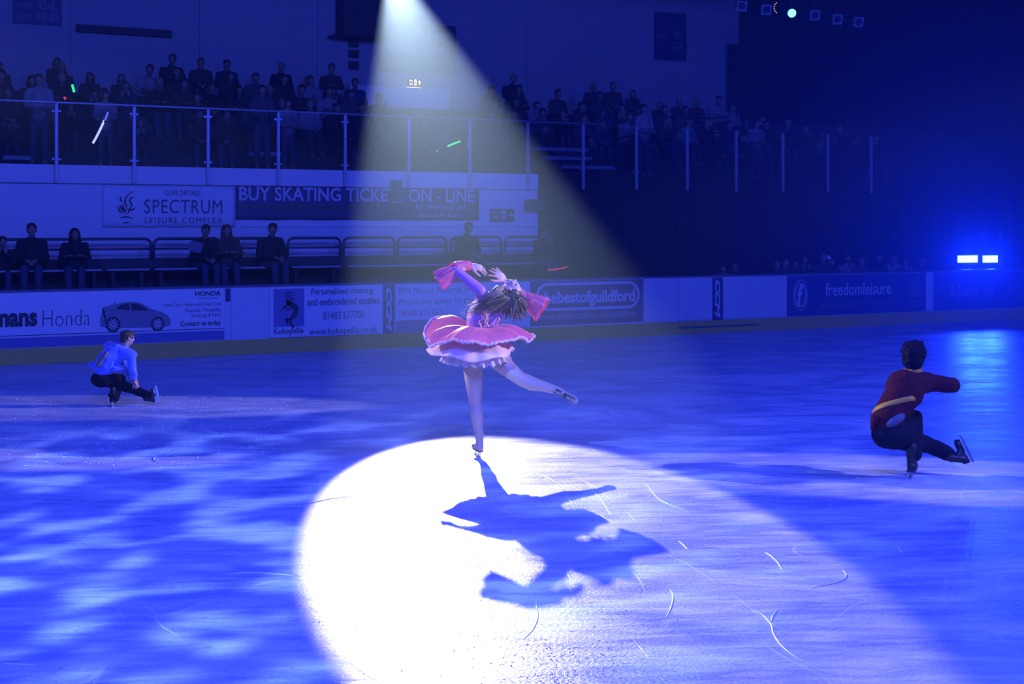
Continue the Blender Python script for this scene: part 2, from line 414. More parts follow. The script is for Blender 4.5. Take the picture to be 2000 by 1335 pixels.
P('printed_car_windows', bm, INK, t)
for cx, cy, r in ((866, 1152, 50), (1208, 1147, 47)):
    bm = bmesh.new(); c = onY(*z4(cx, cy), YT); rr = r/3.926/105
    poly_flat(bm, [(c.x+rr*1.0*math.cos(k*PI/14), c.z+rr*1.12*math.sin(k*PI/14)) for k in range(28)], YT-.004, .004)
    wl = P('printed_wheel', bm, INK, t)
    bm = bmesh.new()
    for k in range(10):
        an = k*PI/5; dx, dz = math.cos(an), math.sin(an)
        poly_flat(bm, [(c.x+dx*rr*.12-dz*.006, c.z+dz*rr*.12+dx*.006), (c.x+dx*rr*.72-dz*.012, c.z+dz*rr*.8+dx*.012), (c.x+dx*rr*.72+dz*.012, c.z+dz*rr*.8-dx*.012), (c.x+dx*rr*.12+dz*.006, c.z+dz*rr*.12-dx*.006)], YT-.009)
    sp = P('wheel_spokes', bm, PALEINK, t); sp.parent = wl
# torn strip and blank board
t = panel(440, 450, .95, ZB1, NAVY, 'small dark torn corner patch beside the car dealer board', 'torn_patch', 'patch')
panel(451, 524, ZB0-.05, ZB1+.01, SCUFF, 'plain white scuffed board between the hatchback advert and the flute player advert', 'blank_board', 'board')
# embroidered textiles board
t = panel(526, 746, ZB0-.01, ZB1, WHITEB, 'white clothing advert board with dark flute player square')
bm = bmesh.new(); text_px(bm, 'Personalised clothing', 608, 563, 579, 729, YT, bold=.01); text_px(bm, 'and embroidered textiles', 600, 583, 597, 740, YT, bold=.01)
text_px(bm, 'Kokopellia', 535, 641, 656, 593, YT, bold=.02); text_px(bm, '01483 577700', 631, 609, 624, 711, YT); text_px(bm, 'www.kokopellia.co.uk', 604, 641, 658, 737, YT, bold=.005)
P('lettering', bm, mat('grey_ink_dark', (.10, .10, .14), .6), t)
bm = bmesh.new(); a, b, c = onY(534, 564, YT), onY(534, 639, YT), onY(594, 564, YT); poly_flat(bm, [(a.x, b.z), (c.x, b.z), (c.x, a.z), (a.x, a.z)], YT, .002)
P('logo_square', bm, mat('logo_blue', (.16, .18, .36), .5), t)['label'] = 'dark square behind the flute player'
z5 = lambda x, y: (450+x/3.926, 340+y/3.926)
bm = bmesh.new()
for pts, wd in (([(425, 955), (440, 990), (470, 1000), (500, 1030), (495, 1070), (470, 1100), (440, 1120)], 30), ([(440, 960), (450, 985), (470, 1000)], 24), ([(388, 1055), (410, 1020), (440, 985)], 7),
                ([(470, 995), (430, 1010), (418, 1028)], 8), ([(480, 1020), (440, 1040), (410, 1020)], 8), ([(450, 1110), (425, 1110), (440, 1140), (425, 1155)], 12), ([(470, 1105), (460, 1140), (480, 1170), (465, 1185)], 12),
                ([(425, 950), (425, 915), (440, 888)], 5), ([(432, 945), (440, 910), (465, 890)], 5), ([(438, 945), (455, 915), (485, 905)], 5), ([(442, 950), (465, 930), (495, 930)], 5), ([(445, 958), (470, 945), (498, 955)], 5), ([(448, 965), (470, 960), (492, 975)], 5)):
    q = [onY(*z5(*s), YT) for s in pts]; stroke(bm, [(s.x, s.z) for s in q], wd/3.926/98, YT, .005)
P('flute_player_logo', bm, INK, t)['label'] = 'hunched flute player silhouette with feathered head'
def ccm(px0, px1, label):
    t = panel(px0, px1, ZB0-.02, ZB1, mat('strip_navy', (.05, .06, .16), .5), label, 'sponsor_strip', 'sponsor strip')
    a, c = onY(px0, 560, YT), onY(px1, 560, YT); w_ = c.x-a.x
    bm = bmesh.new(); text_bm(bm, 'CCM', a.x+.25*w_, c.x-.25*w_, ZB0+.03, ZB1-.05, YT, bold=.05, shear=.25, rot90=True); P('lettering', bm, PALEINK, t)
ccm(748, 771, 'narrow dark upright strip with sideways lettering beside the flute player advert')
t = panel(773, 1035, .50, ZB1, WHITEB, 'white physiotherapy advert board behind the spinning skater')
bm = bmesh.new(); text_px(bm, 'BMI Mount Alvernia H', 779, 561, 574, 916, YT); text_px(bm, 'Physiotherapists to the', 779, 583, 599, 925, YT); text_px(bm, '08000 515 033', 779, 605, 618, 863, YT)
P('lettering', bm, GREYINK, t)
panel(773, 968, ZB0-.02, .49, mat('dull_board', (.20, .22, .30), .5), 'dull lower board strip under the physiotherapy advert', 'blank_board', 'board')
panel(970, 1035, ZB0+.0, .49, WHITEB, 'short white board piece below the right end of the physiotherapy advert', 'blank_board', 'board')
t = panel(1036, 1256, ZB0+.02, ZB1, mat('panel_navy', (.06, .07, .17), .5), 'dark local guide advert board with pale rounded outline')
bm = bmesh.new(); text_px(bm, 'thebestofguildford', 1053, 569, 601, 1240, YT, bold=.035); P('lettering', bm, PALEINK, t)
bm = bmesh.new(); text_px(bm, 'www.thebestof.co.uk/guildford', 1052, 611, 630, 1240, YT, bold=.02); P('web_address', bm, mat('dim_lettering', (.28, .29, .38), .6), t)
bm = bmesh.new(); a, c, z = onY(1046, 553, YT), onY(1249, 553, YT), onY(1046, 608, YT); capsule_ring(bm, a.x, c.x, z.z, a.z, .055, YT); P('rounded_outline', bm, PALEINK, t)
panel(1256.5, 1324.5, ZB0, ZB1+.01, SCUFF, 'plain scuffed white board right after the dark local guide advert', 'blank_board', 'board')
panel(1325, 1391, ZB0, ZB1+.01, SCUFF, 'plain scuffed white board just before the second narrow dark strip', 'blank_board', 'board')
ccm(1391.5, 1411.5, 'narrow dark upright strip with sideways lettering between two blank white boards')
panel(1412, 1536, ZB0, ZB1+.01, SCUFF, 'wide plain white board between the narrow strip and the leisure advert', 'blank_board', 'board')
t = panel(1537, 1808, ZB0, ZB1, mat('leisure_blue', (.07, .08, .22), .5), 'dark blue leisure company advert board with pale oval f emblem')
bm = bmesh.new(); text_px(bm, 'freedomleisure', 1612, 553, 578, 1740, YT, bold=.01); P('lettering', bm, PALEINK, t)
bm = bmesh.new(); text_px(bm, 'working in partnership with Guildford Borough', 1600, 591, 600, 1738, YT); P('fine_lettering', bm, GREYINK, t)
def flame(bm, X0, X1, Z0, Z1, Y):                 # five flickering strokes over two short lines
    def q(pts): return [(X0+(X1-X0)*x, Z0+(Z1-Z0)*y) for x, y in pts]
    wd = (X1-X0)*.045
    for pts in ([(.95, 1.0), (.55, .84), (.42, .66), (.52, .5), (.44, .36)], [(1.0, .8), (.78, .78), (.72, .66), (.84, .56), (.60, .40)], [(.2, .84), (.16, .72), (.28, .64)],
                [(.0, .52), (.08, .4), (.32, .30)], [(.12, .58), (.2, .46), (.38, .38), (.44, .25)], [(1.0, .5), (.92, .42), (.68, .40), (.58, .26)], [(.33, .6), (.30, .48), (.42, .36)]):
        stroke(bm, q(pts), wd*1.6, Y, .005)
    stroke(bm, q([(.1, .15), (.5, .19), (.95, .13)]), wd*1.3, Y, .005); stroke(bm, q([(.32, .03), (.5, .0), (.68, .03)]), wd, Y, .005)
bm = bmesh.new(); a, b = onY(1774, 540, YT), onY(1799, 598, YT); flame(bm, a.x, b.x, b.z, a.z, YT); P('flame_emblem', bm, GREYINK, t)
bm = bmesh.new(); a, b = onY(1549, 546, YT), onY(1577, 606, YT); ring_flat(bm, (a.x+b.x)/2, (a.z+b.z)/2, (b.x-a.x)/2, (a.z-b.z)/2, .018, YT)
ring_flat(bm, (a.x+b.x)/2-.0, (a.z+b.z)/2-.0, (b.x-a.x)/2*.80, (a.z-b.z)/2*.78, .03, YT, n=40)
text_bm(bm, 'f', (a.x+b.x)/2-.08, (a.x+b.x)/2+.09, (a.z+b.z)/2-.24, (a.z+b.z)/2+.24, YT, bold=.04, shear=.2); P('f_emblem', bm, PALEINK, t)
panel(1808.5, 1823, ZB0, ZB1, WHITEB, 'narrow white board between the leisure advert and the insurance advert', 'blank_board', 'board')
t = panel(1823.5, 2060, ZB0, ZB1, mat('insurer_blue', (.10, .12, .34), .5), 'blue insurance advert board below the glowing lamps')
bm = bmesh.new(); text_px(bm, 'Allianz', 1852, 555, 582, 1913, YT, bold=.02); a, b = onY(1917, 552, YT), onY(1940, 583, YT)
ring_flat(bm, (a.x+b.x)/2, (a.z+b.z)/2, (b.x-a.x)/2, (a.z-b.z)/2, .025, YT)
for dx, h0, h1 in ((-.09, -.10, .08), (0, -.12, .12), (.09, -.10, .08)): poly_flat(bm, [((a.x+b.x)/2+dx-.02, (a.z+b.z)/2+h0), ((a.x+b.x)/2+dx+.02, (a.z+b.z)/2+h0), ((a.x+b.x)/2+dx+.02, (a.z+b.z)/2+h1), ((a.x+b.x)/2+dx-.02, (a.z+b.z)/2+h1)], YT)
P('lettering', bm, mat('insurer_lettering', (.22, .25, .5), .6), t)

# ================================================================== WALL BANNERS AND SIGNS
YW = 26.985
def wallpanel(name, label, cat, px0, py0, px1, py1, Y, m, th=.012, bulge=0, part='sign_panel'):
    a, b = onY(px0, py0, Y), onY(px1, py0, Y); z0 = onY(px0, py1, Y).z
    t = thing(name, label, cat, ((a.x+b.x)/2, Y, z0))
    bm = bmesh.new(); nx, nz = 40, 8
    if bulge:
        g_ = [[bm.verts.new((a.x+(b.x-a.x)*i/nx, Y-.004-bulge*abs(math.sin(i*.9+j*.5)*math.sin(PI*j/nz))*(1+.5*math.sin(i*.37)), z0+(a.z-z0)*j/nz+.006*math.sin(i*.8)*(j in (0, nz)))) for j in range(nz+1)] for i in range(nx+1)]
        for i in range(nx):
            for j in range(nz): bm.faces.new((g_[i][j], g_[i+1][j], g_[i+1][j+1], g_[i][j+1]))
        o = P(part, bm, m, t, smooth=True); md = o.modifiers.new('s', 'SOLIDIFY'); md.thickness = .003
    else:
        box(bm, a.x, b.x, Y-th, Y, z0, a.z, bev=.002); P(part, bm, m, t)
    return t, a, b, z0
t, a, b, z0 = wallpanel('hanging_banner', 'pale leisure complex banner with dark flame emblem on the white wall', 'banner', 200, 361, 459, 444, YW, mat('vinyl_white', (.56, .57, .62), .5, var=.05), bulge=.012, part='banner_sheet')
Yt = YW-.024
bm = bmesh.new(); text_px(bm, 'GUILDFORD', 322, 371, 381, 391, Yt, space=1.1); text_px(bm, 'SPECTRUM', 282, 389, 416, 434, Yt, space=1.1); text_px(bm, 'LEISURE COMPLEX', 283, 424, 435, 434, Yt, space=1.25, bold=-.01)
P('lettering', bm, mat('banner_ink', (.08, .08, .14), .6), t)
bm = bmesh.new(); p, q = onY(230, 372, Yt), onY(263, 435, Yt); flame(bm, p.x, q.x, q.z, p.z, Yt); P('flame_emblem', bm, INK, t)
bm = bmesh.new()
for i in range(5):
    for zz in (z0+.03, a.z-.03): ball(bm, (a.x+.04+(b.x-a.x-.08)*i/4, Yt, zz), .012, sub=1)
P('eyelets', bm, STEEL, t)
t, a, b, z0 = wallpanel('hanging_banner', 'long dark ticket banner with large pale lettering on the white wall', 'banner', 460, 361, 935, 429, YW, mat('banner_navy', (.05, .055, .12), .5), bulge=.008, part='banner_sheet')
bm = bmesh.new(); text_px(bm, 'BUY SKATING TICKETS ON - LINE', 467, 363.5, 391.5, 926, Yt, bold=.02)
P('large_lettering', bm, mat('banner_white', (.52, .53, .6), .6), t)
bm = bmesh.new(); text_px(bm, 'For Weekends and', 811, 397, 409, 909, Yt, shear=.2); text_px(bm, 'School Holidays', 819, 413.5, 427, 902, Yt, shear=.2); P('small_lettering', bm, PALEINK, t)
bm = bmesh.new(); text_px(bm, 'www.guildfordspectrum.co.uk', 468, 396, 411, 782, Yt, bold=.01); P('web_address', bm, OLIVEINK, t)
struct(obj('trim_wall_strip', BX(onY(470, 434, 27).x, onY(1050, 434, 27).x, 26.975, 27, 1.98+.27, 1.99+.32), WHITEB))
t, a, b, z0 = wallpanel('small_notice', 'small green notice hanging over the long dark ticket banner', 'notice', 763, 352, 785, 393, 26.90, mat('green_notice', (.07, .13, .10), .6))
P('clip_frame', BX(a.x-.01, b.x+.01, 26.885, 26.93, z0-.02, z0+.0), PALEINK, t)
def exit_sign(px0, py0, px1, py1, Y, label, m, ink, arrow='right', name='exit_sign'):
    t, a, b, z0 = wallpanel(name, label, 'sign', px0, py0, px1, py1, Y, m, th=.05)
    W, Hh = b.x-a.x, a.z-z0; yy = Y-.051; bm = bmesh.new()
    for k in range(2): text_bm(bm, ('Fire', 'exit')[k], a.x+.08*W, a.x+.32*W, z0+(.56-.4*k)*Hh, z0+(.86-.4*k)*Hh, yy, bold=.02)
    cx = a.x+.52*W
    poly_flat(bm, [(cx-.08*W, z0+.12*Hh), (cx+.1*W, z0+.12*Hh), (cx+.1*W, z0+.88*Hh), (cx-.08*W, z0+.88*Hh)], yy, .002)
    cx2 = a.x+.82*W; cz = z0+.5*Hh; s = .32*Hh
    A = [(-1, .14), (.1, .14), (.0, .6), (.25, .6), (1, 0), (.25, -.6), (.0, -.6), (.1, -.14), (-1, -.14)]
    if arrow == 'up': A = [(-y, x) for x, y in A]
    poly_flat(bm, [(cx2+x*s, cz+y*s) for x, y in A], yy)
    P('pictogram', bm, ink, t)
    bm = bmesh.new(); X = cx+.01*W
    for pts in ([(X, .62), (X-.01, .4)], [(X-.01, .42), (X+.03*W, .3), (X+.01, .18)], [(X-.01, .42), (X-.04*W, .3), (X-.07*W, .28)], [(X, .6), (X+.06*W, .5)], [(X, .6), (X-.05*W, .48)]):
        stroke(bm, [(x, z0+y*Hh) for x, y in pts], .03*Hh+.006, yy, .006)
    for k in range(1): ring_flat(bm, X+.01, z0+.74*Hh, .05*Hh, .06*Hh, .045*Hh, yy, .006, n=12)
    P('running_figure', bm, m, t)
    return t, a, b, z0
exit_sign(957, 408, 1002, 431, 26.98, 'unlit green exit sign with right arrow on the lower white wall', GREEN, PALEINK)
ES = mat('exit_sign_lit_green', (.03, .09, .05), .5)
EL = mat('exit_sign_lit_ink', (.6, .5, .3), .5, emit=(1, .72, .32), estr=1.1)
t, a, b, z0 = exit_sign(796, 153, 822, 168, 33.05, 'small lit amber exit sign with up arrow in the upper stand', ES, EL, 'up', 'lit_exit_sign')
P('light_bar', BX(a.x-.03, b.x-.02, 32.97, 33.05, z0-.09, z0-.03, bev=.01), mat('light_bar_glow', (.6, .5, .3), .5, emit=(1, .78, .42), estr=1.3), t)
# first aid sign jutting out at the end of the white wall
p = onY(1045, 400, 26.9)
t = thing('first_aid_sign', 'dark first aid sign jutting out at the end of the white wall', 'sign', (p.x, 26.9, p.z-.13))
P('sign_panel', BX(p.x-.25, p.x+.22, 26.86, 26.9, p.z-.13, p.z+.12, bev=.004), GREEN, t)
bm = bmesh.new(); text_bm(bm, 'First Aid', p.x-.18, p.x+.1, p.z-.08, p.z-.02, 26.859); text_bm(bm, '+', p.x-.04, p.x+.04, p.z+.0, p.z+.08, 26.859, bold=.03); P('lettering', bm, GREYINK, t)
P('bracket', BX(p.x-.02, p.x+.02, 26.9, 27.02, p.z+.05, p.z+.08), BLACKM, t)
# upper wall signs
YU = 33.19
t, a, b, z0 = wallpanel('seat_number_sign', 'dark seat row sign high on the wall reading rows G to L', 'sign', 25, -22, 120, 45, YU, NAVY, th=.02)
bm = bmesh.new(); text_px(bm, 'ROWS', 31, 4, 14, 62, YU-.02); text_px(bm, 'G-L', 76, 0, 18, 112, YU-.02, bold=.02); text_px(bm, 'SEATS', 31, 27, 38, 62, YU-.02); text_px(bm, '70-35', 71, 24, 40, 116, YU-.02, bold=.02)
P('lettering', bm, GREYINK, t)
a, b = onY(148, 48, YU), onY(333, 60, YU); z0 = onY(148, 62, YU).z
tag(obj('wall_vent', BX(a.x, b.x, YU-.12, YU, z0, a.z, bev=.01), DARKT), 'long dark horizontal vent grille on the upper wall', 'vent')
a, b = onY(655, 0, YU), onY(738, 0, YU); z0 = onY(655, 72, YU).z
t = thing('duct_casing', 'wide dark duct casing on the upper wall beside the online tickets sign', 'duct', ((a.x+b.x)/2, YU, z0))
P('casing', BX(a.x, b.x, YU-.5, YU, z0, 11.9, bev=.02), DARKT, t); P('ledge', BX(a.x-.25, b.x, YU-.55, YU-.1, z0-.05, z0, bev=.01), BLACKM, t)
for k, (y0, y1, s) in enumerate(((76, 92, 'top'), (98, 113, 'middle'), (120, 136, 'bottom'))):
    a, b = onY(680, y0, YU), onY(698, y1, YU)
    tag(obj('wall_speaker', BX(a.x, b.x, YU-.12, YU, b.z, a.z, bev=.012), BLACKM), s+' one of three small black square boxes under the duct casing', 'wall box', 'stacked square boxes on the upper wall')
t, a, b, z0 = wallpanel('ticket_sign', 'large dark sign about booking tickets online crossed by the beam', 'sign', 738, 40, 890, 140, YU, NAVY, th=.03)
bm = bmesh.new(); text_px(bm, 'book skating', 752, 50, 76, 878, YU-.03, bold=.015); text_px(bm, 'tickets online', 748, 78, 100, 880, YU-.03, bold=.015); P('lettering', bm, GREYINK, t)
t, a, b, z0 = wallpanel('seat_number_sign', 'dark seat row sign reading H near the tall black drape', 'sign', 1277, 22, 1340, 116, YU, NAVY, th=.02)
bm = bmesh.new(); text_px(bm, 'H', 1319, 58, 76, 1329, YU-.02); text_px(bm, 'G-K', 1312, 81, 97, 1336, YU-.02); text_px(bm, 'ROWS', 1281, 65, 74, 1302, YU-.02); P('lettering', bm, GREYINK, t)
# opening in the upper stand with low white walls around the exit
xa, xb = onY(735, 180, 31).x, onY(935, 180, 31).x
struct(obj('wall_exit_passage', BX(xa, xb, 32.6, 33.15, 4.7, 5.75), WALLW))

# ================================================================== BALUSTRADE
gb = thing('glass_balustrade', 'long glass balustrade with steel posts along the balcony edge', 'balustrade', (0, 26.9, 3.4))
x0p = 5.42; sp = 1.425
for i in range(-5, 15):
    x = x0p+sp*i
    po = P('post', BX(x-.028, x+.028, 26.86, 26.92, 3.08, 4.52, bev=.006), POSTM, gb)
    for z in (3.50, 4.38):
        for s in (-1, 1):
            a_, b2 = sorted((x+s*.028, x+s*.085)); P('clamp', BX(a_, b2, 26.875, 26.905, z-.022, z+.022, bev=.005), STEEL, gb).parent = po
    if i < 14:
        P('glass_pane', BX(x+.06, x+sp-.06, 26.884, 26.896, 3.44, 4.46), GLASS, gb)
xe = x0p+sp*14
P('handrail', TUBE([(x0p-5*sp-.3, 26.89, 4.54), (XE+1.5, 26.89, 4.54)], .022, 10), POSTM, gb, smooth=True)
P('top_edge_strip', TUBE([(XE+1.5, 26.89, 4.47), (xe, 26.89, 4.47)], .008, 6), GLASS, gb)

# ================================================================== LOWER RAILS AND BENCHES
YR = 26.62
def rail(px0, px1, label):
    a, b = onY(px0, 468, YR).x, onY(px1, 468, YR).x; zt_, zm, r = 2.03, 1.84, .12
    t = thing('guard_rail', label, 'rail', ((a+b)/2, YR, 1.66), 0, 'tubular rails behind the benches')
    pts = [(a, YR, 1.62), (a, YR, zt_-r)] + [(a+r-r*math.cos(k*PI/10), YR, zt_-r+r*math.sin(k*PI/10)) for k in range(1, 5)] + [(a+r, YR, zt_), (b-r, YR, zt_)] + \
          [(b-r+r*math.sin(k*PI/10), YR, zt_-r+r*math.cos(k*PI/10)) for k in range(1, 5)] + [(b, YR, zt_-r), (b, YR, 1.62)]
    P('hoop', TUBE(pts, .028, 8), RAILM, t, smooth=True); P('middle_bar', TUBE([(a, YR, zm), (b, YR, zm)], .02, 8), RAILM, t, smooth=True)
    return t
for px0, px1, lb in ((-140, -6, 'dark tubular rail cut off at the left edge of the lower stand'), (0, 144, 'dark tubular rail behind the man in the dark jacket'), (150, 295, 'dark tubular rail right of the long haired spectator'),
                     (300, 430, 'dark tubular rail below the pale leisure banner behind the couple'), (436, 553, 'dark tubular rail behind the lone hunched man'), (562, 665, 'dark tubular rail under the middle of the long ticket banner'),
                     (671, 771, 'dark tubular rail at the left edge of the light beam'), (777, 872, 'dark tubular rail inside the light beam left of the seated figure'), (880, 979, 'dark tubular rail behind the lone figure in the beam'),
                     (986, 1062, 'short dark tubular rail at the end of the white wall')):
    rail(px0, px1, lb)
for i, (px0, px1, lb) in enumerate(((-260, 200, 'long dark bench with the man in the dark jacket seated on it'), (204, 292, 'short dark empty bench left of the seated couple'), (298, 556, 'long dark bench under the pale leisure banner'),
                                    (564, 665, 'short dark empty bench right of the hunched man'), (674, 870, 'dark empty bench entering the light beam'), (876, 1040, 'dark bench with the lone figure in the beam seated on it'))):
    a, b = onY(px0, 520, 26).x, onY(px1, 520, 26).x
    t = thing('bench', lb, 'bench', ((a+b)/2, 26.1, 1.06), 0, 'dark benches on the lower terrace')
    P('seat', BX(a, b, 25.92, 26.36, 1.46, 1.50, bev=.008), DARKT, t)
    P('edge_highlight', BX(a+.03, b-.03, 25.9, 25.92, 1.465, 1.495), mat('bench_edge_highlight', (.35, .36, .4), .5), t)  # highlight along the seat edge, painted as a pale strip
    n = max(2, int((b-a)/1.4)+1)
    for k in range(n):
        x = a+.15+(b-a-.3)*k/(n-1); P('leg', BX(x-.03, x+.03, 25.98, 26.32, 1.06, 1.46), BLACKM, t)

# ================================================================== PEOPLE
def hand(prims, wrist, d, nrm, side, s=1.0, curl=.35, spread=.16, thumb=.7, curls=None):
    """five fingers; d towards the finger tips, nrm the back of the hand, side the thumb side"""
    d, nrm, side = Vector(d).normalized(), Vector(nrm), Vector(side)
    nrm = (nrm-d*nrm.dot(d)).normalized(); sd = d.cross(nrm); side = sd if sd.dot(side) > 0 else -sd
    W = Vector(wrist)
    L = (.070, .078, .072, .057); off = (.030, .010, -.010, -.028); base = (.088, .092, .087, .080)
    prims.append(('e', W+d*.05*s, (.040*s, .050*s, .0155*s), rot_frame(side, d, nrm)))
    for i in range(4):
        k0 = W+d*base[i]*s+side*off[i]*s
        prims.append(('c', [(W+d*.012*s+side*off[i]*.5*s, .014*s), (k0, .0105*s)]))
        an = spread*(1.5-i)*.55; dd = (d*math.cos(an)+side*math.sin(an)).normalized(); p = k0; ch = [(p, .0095*s)]
        cu = (curls[i] if curls else curl*(1+.15*i)); tot = .1
        for j, fr in enumerate((.45, .32, .23)):
            tot += cu; q = dd*math.cos(tot)-nrm*math.sin(tot); p = p+q*L[i]*fr*s*1.08; ch.append((p, (.0085, .0078, .0068)[j]*s))
        prims.append(('c', ch))
    tb = W+d*.025*s+side*.024*s; td = (d*math.cos(thumb)+side*math.sin(thumb)-nrm*.25).normalized()
    p1 = tb+td*.042*s; p2 = p1+(td*.8+d*.35-nrm*.1).normalized()*.032*s; p3 = p2+(td*.5+d*.6-nrm*.2).normalized()*.024*s
    prims.append(('c', [(tb, .0155*s), (p1, .0115*s), (p2, .0098*s), (p3, .0078*s)]))

def head(prims, c, up, fwd, s=1.0):
    up, fwd = Vector(up).normalized(), Vector(fwd); fwd = (fwd-up*fwd.dot(up)).normalized(); rt = fwd.cross(up)
    R = rot_frame(rt, fwd, up); c = Vector(c)
    def p(x, y, z): return c+(rt*x+fwd*y+up*z)*s
    E_ = lambda q, r: prims.append(('e', p(*q), tuple(k*s for k in r), R))
    E_((0, -.012, .028), (.073, .092, .080)); E_((0, .028, -.030), (.058, .062, .072)); E_((0, .052, -.082), (.026, .024, .022))
    prims.append(('c', [(p(0, .082, .012), .011*s), (p(0, .104, -.022), .013*s)])); E_((.013, .094, -.028), (.009, .010, .008)); E_((-.013, .094, -.028), (.009, .010, .008))
    E_((0, .083, -.052), (.024, .012, .010)); E_((0, .078, .030), (.052, .016, .012))
    for sx in (-1, 1):
        E_((sx*.076, -.004, -.008), (.010, .020, .030)); E_((sx*.040, .062, -.018), (.022, .022, .022))
    return p, R

def face_parts(root, p, R, s, iris=(.08, .05, .03)):
    for sx in (-1, 1):
        bm = bmesh.new(); ball(bm, p(sx*.031, .077, .008), .0125*s, sub=2); e = obj('eye', bm, mat('eye_white', (.7, .7, .7), .2), root, True)
        bm = bmesh.new(); ball(bm, p(sx*.031, .0865, .008), .0055*s, sub=2); obj('iris', bm, mat('iris_dark', iris, .2), e, True)
    bm = bmesh.new(); ball(bm, p(0, .091, -.052), (.021*s, .007*s, .007*s), R, 2); obj('lips', bm, mat('lips', (.45, .14, .13), .45), root, True)

def blade(root, origin, f, u, L=.27, h=.062, m=None):
    f, u = Vector(f).normalized(), Vector(u); u = (u-f*u.dot(f)).normalized(); r = f.cross(u); o = Vector(origin)
    def W(bm): bm.transform(Matrix.Translation(o) @ rot_frame(r, f, u).to_4x4()); return bm
    bm = bmesh.new(); n = 14; rows = []
    for i in range(n+1):
        t = i/n; y = -L*.46+L*t; zb = -h-.004*math.sin(PI*t)+.018*max(0, t-.9)*10*(t > .9)*.6; zt_ = -h+.018
        rows.append([bm.verts.new((sx*.002, y, zz)) for sx, zz in ((-1, zb), (1, zb), (1, zt_), (-1, zt_))])
    for a, b in zip(rows, rows[1:]):
        for k in range(4): bm.faces.new((a[k], a[(k+1) % 4], b[(k+1) % 4], b[k]))
    bm.faces.new(rows[0][::-1]); bm.faces.new(rows[-1])
    m = m or STEEL
    b0 = obj('blade', W(bm), m, root)
    bm = bmesh.new()
    for y in (-L*.36, -L*.12, L*.24): tube(bm, [(0, y, -h+.012), (0, y+.004, 0.0)], [.004, .006], 8)
    box(bm, -.017, .017, -L*.42, -L*.14, -.004, .003); box(bm, -.020, .020, L*.08, L*.40, -.004, .003)
    obj('blade_mount', W(bm), m, b0)
def boot_prims(o, f, u, s=1.0, sh=None):
    f, u = Vector(f).normalized(), Vector(u); u = (u-f*u.dot(f)).normalized(); r = f.cross(u); o = Vector(o); R = rot_frame(r, f, u)
    q = lambda x, y, z: o+(r*x+f*y+u*z)*s
    return [('e', q(0, -.085, .038), (.034*s, .040*s, .040*s), R), ('e', q(0, .075, .030), (.040*s, .062*s, .030*s), R), ('e', q(0, 0, .032), (.033*s, .085*s, .032*s), R), ('e', q(0, -.03, .060), (.032*s, .062*s, .034*s), R),
            ('c', [(q(0, -.072, .05), .037*s)] + ([(q(0, -.072, .05)+Vector(sh)*k*s, r_*s) for k, r_ in ((.07, .038), (.13, .043))] if sh else [(q(0, -.068, .12), .038*s), (q(0, -.066, .19), .044*s)]))], q
def sole(root, o, f, u, s=1.0, m=None):
    f, u = Vector(f).normalized(), Vector(u); u = (u-f*u.dot(f)).normalized(); r = f.cross(u)
    bm = bmesh.new()
    box(bm, -.034*s, .034*s, -.125*s, -.055*s, 0, .022*s, bev=.006); box(bm, -.036*s, .036*s, -.02*s, .125*s, 0, .010*s, bev=.004)
    bm.transform(Matrix.Translation(Vector(o)) @ rot_frame(r, f, u).to_4x4()); return obj('boot_sole', bm, m or INK, root)

def sheet(name, rings, m, root, thick=.004, closed=True, noise_amp=0, nscale=20, smooth=True):
    bm = bmesh.new(); V = []
    for r in rings:
        V.append([bm.verts.new(Vector(p)+ (noise.noise_vector(Vector(p)*nscale)*noise_amp if noise_amp else Vector())) for p in r])
    n = len(V[0])
    for a, b in zip(V, V[1:]):
        for k in range(n if closed else n-1): bm.faces.new((a[k], a[(k+1) % n], b[(k+1) % n], b[k]))
    o = obj(name, bm, m, root, smooth); md = o.modifiers.new('s', 'SOLIDIFY'); md.thickness = thick; md.offset = 0
    return o

# ---------------------------------------------------------------- spinning skater in pink
S1 = 2778/14.07
def w_(px, py, y=0.0):                              # figure-local point seen at a pixel, y metres beyond the foot
    D = 14.07+y; return Vector(((px-1000)/F*D+.3037, y, H-(py-HOR)/F*D))
loc = c2w(-.3037, 14.07, 0)
woman = thing('person', 'person in pink dress spinning on one skate, bent backwards in the bright spotlight', 'person', loc, -ALPHA)
sf, su = Vector((-.28, .96, 0)), Vector((0, 0, 1)); so = w_(933, 880, .0); so.z = .066
ff, fu = Vector((.86, -.12, -.42)), Vector((.10, .96, .25))
hipL, hipR = w_(921, 690, -.02), w_(957, 690, 0)
kneeL, ankL = w_(928, 787, -.03), w_(938, 862, .02)
kneeR, ankR = w_(1016, 739, -.16), w_(1082, 764, -.20)
sole_c = w_(1102, 773, -.215)
ankL = so-sf.normalized()*.064+Vector((0, 0, .13)); heelR = sole_c-ff.normalized()*.066+fu.normalized()*.045; shR_ = (kneeR-heelR).normalized(); ankR = heelR+shR_*.05
pel, waist_, chest = w_(938, 676), w_(934, 644, .01), w_(945, 604, .03)
neckb = w_(962, 579, .04)
shL, shR = w_(938, 568, -.06), w_(978, 592, .14)
elL, wrL = w_(890, 527, -.02), w_(918, 519, .12)
elR, wrR = w_(1030, 588, .2), w_(987, 547, .2)
hc = w_(999, 566, .05); hup = Vector((.80, -.30, -.52)); hfw = Vector((.30, .12, .95))
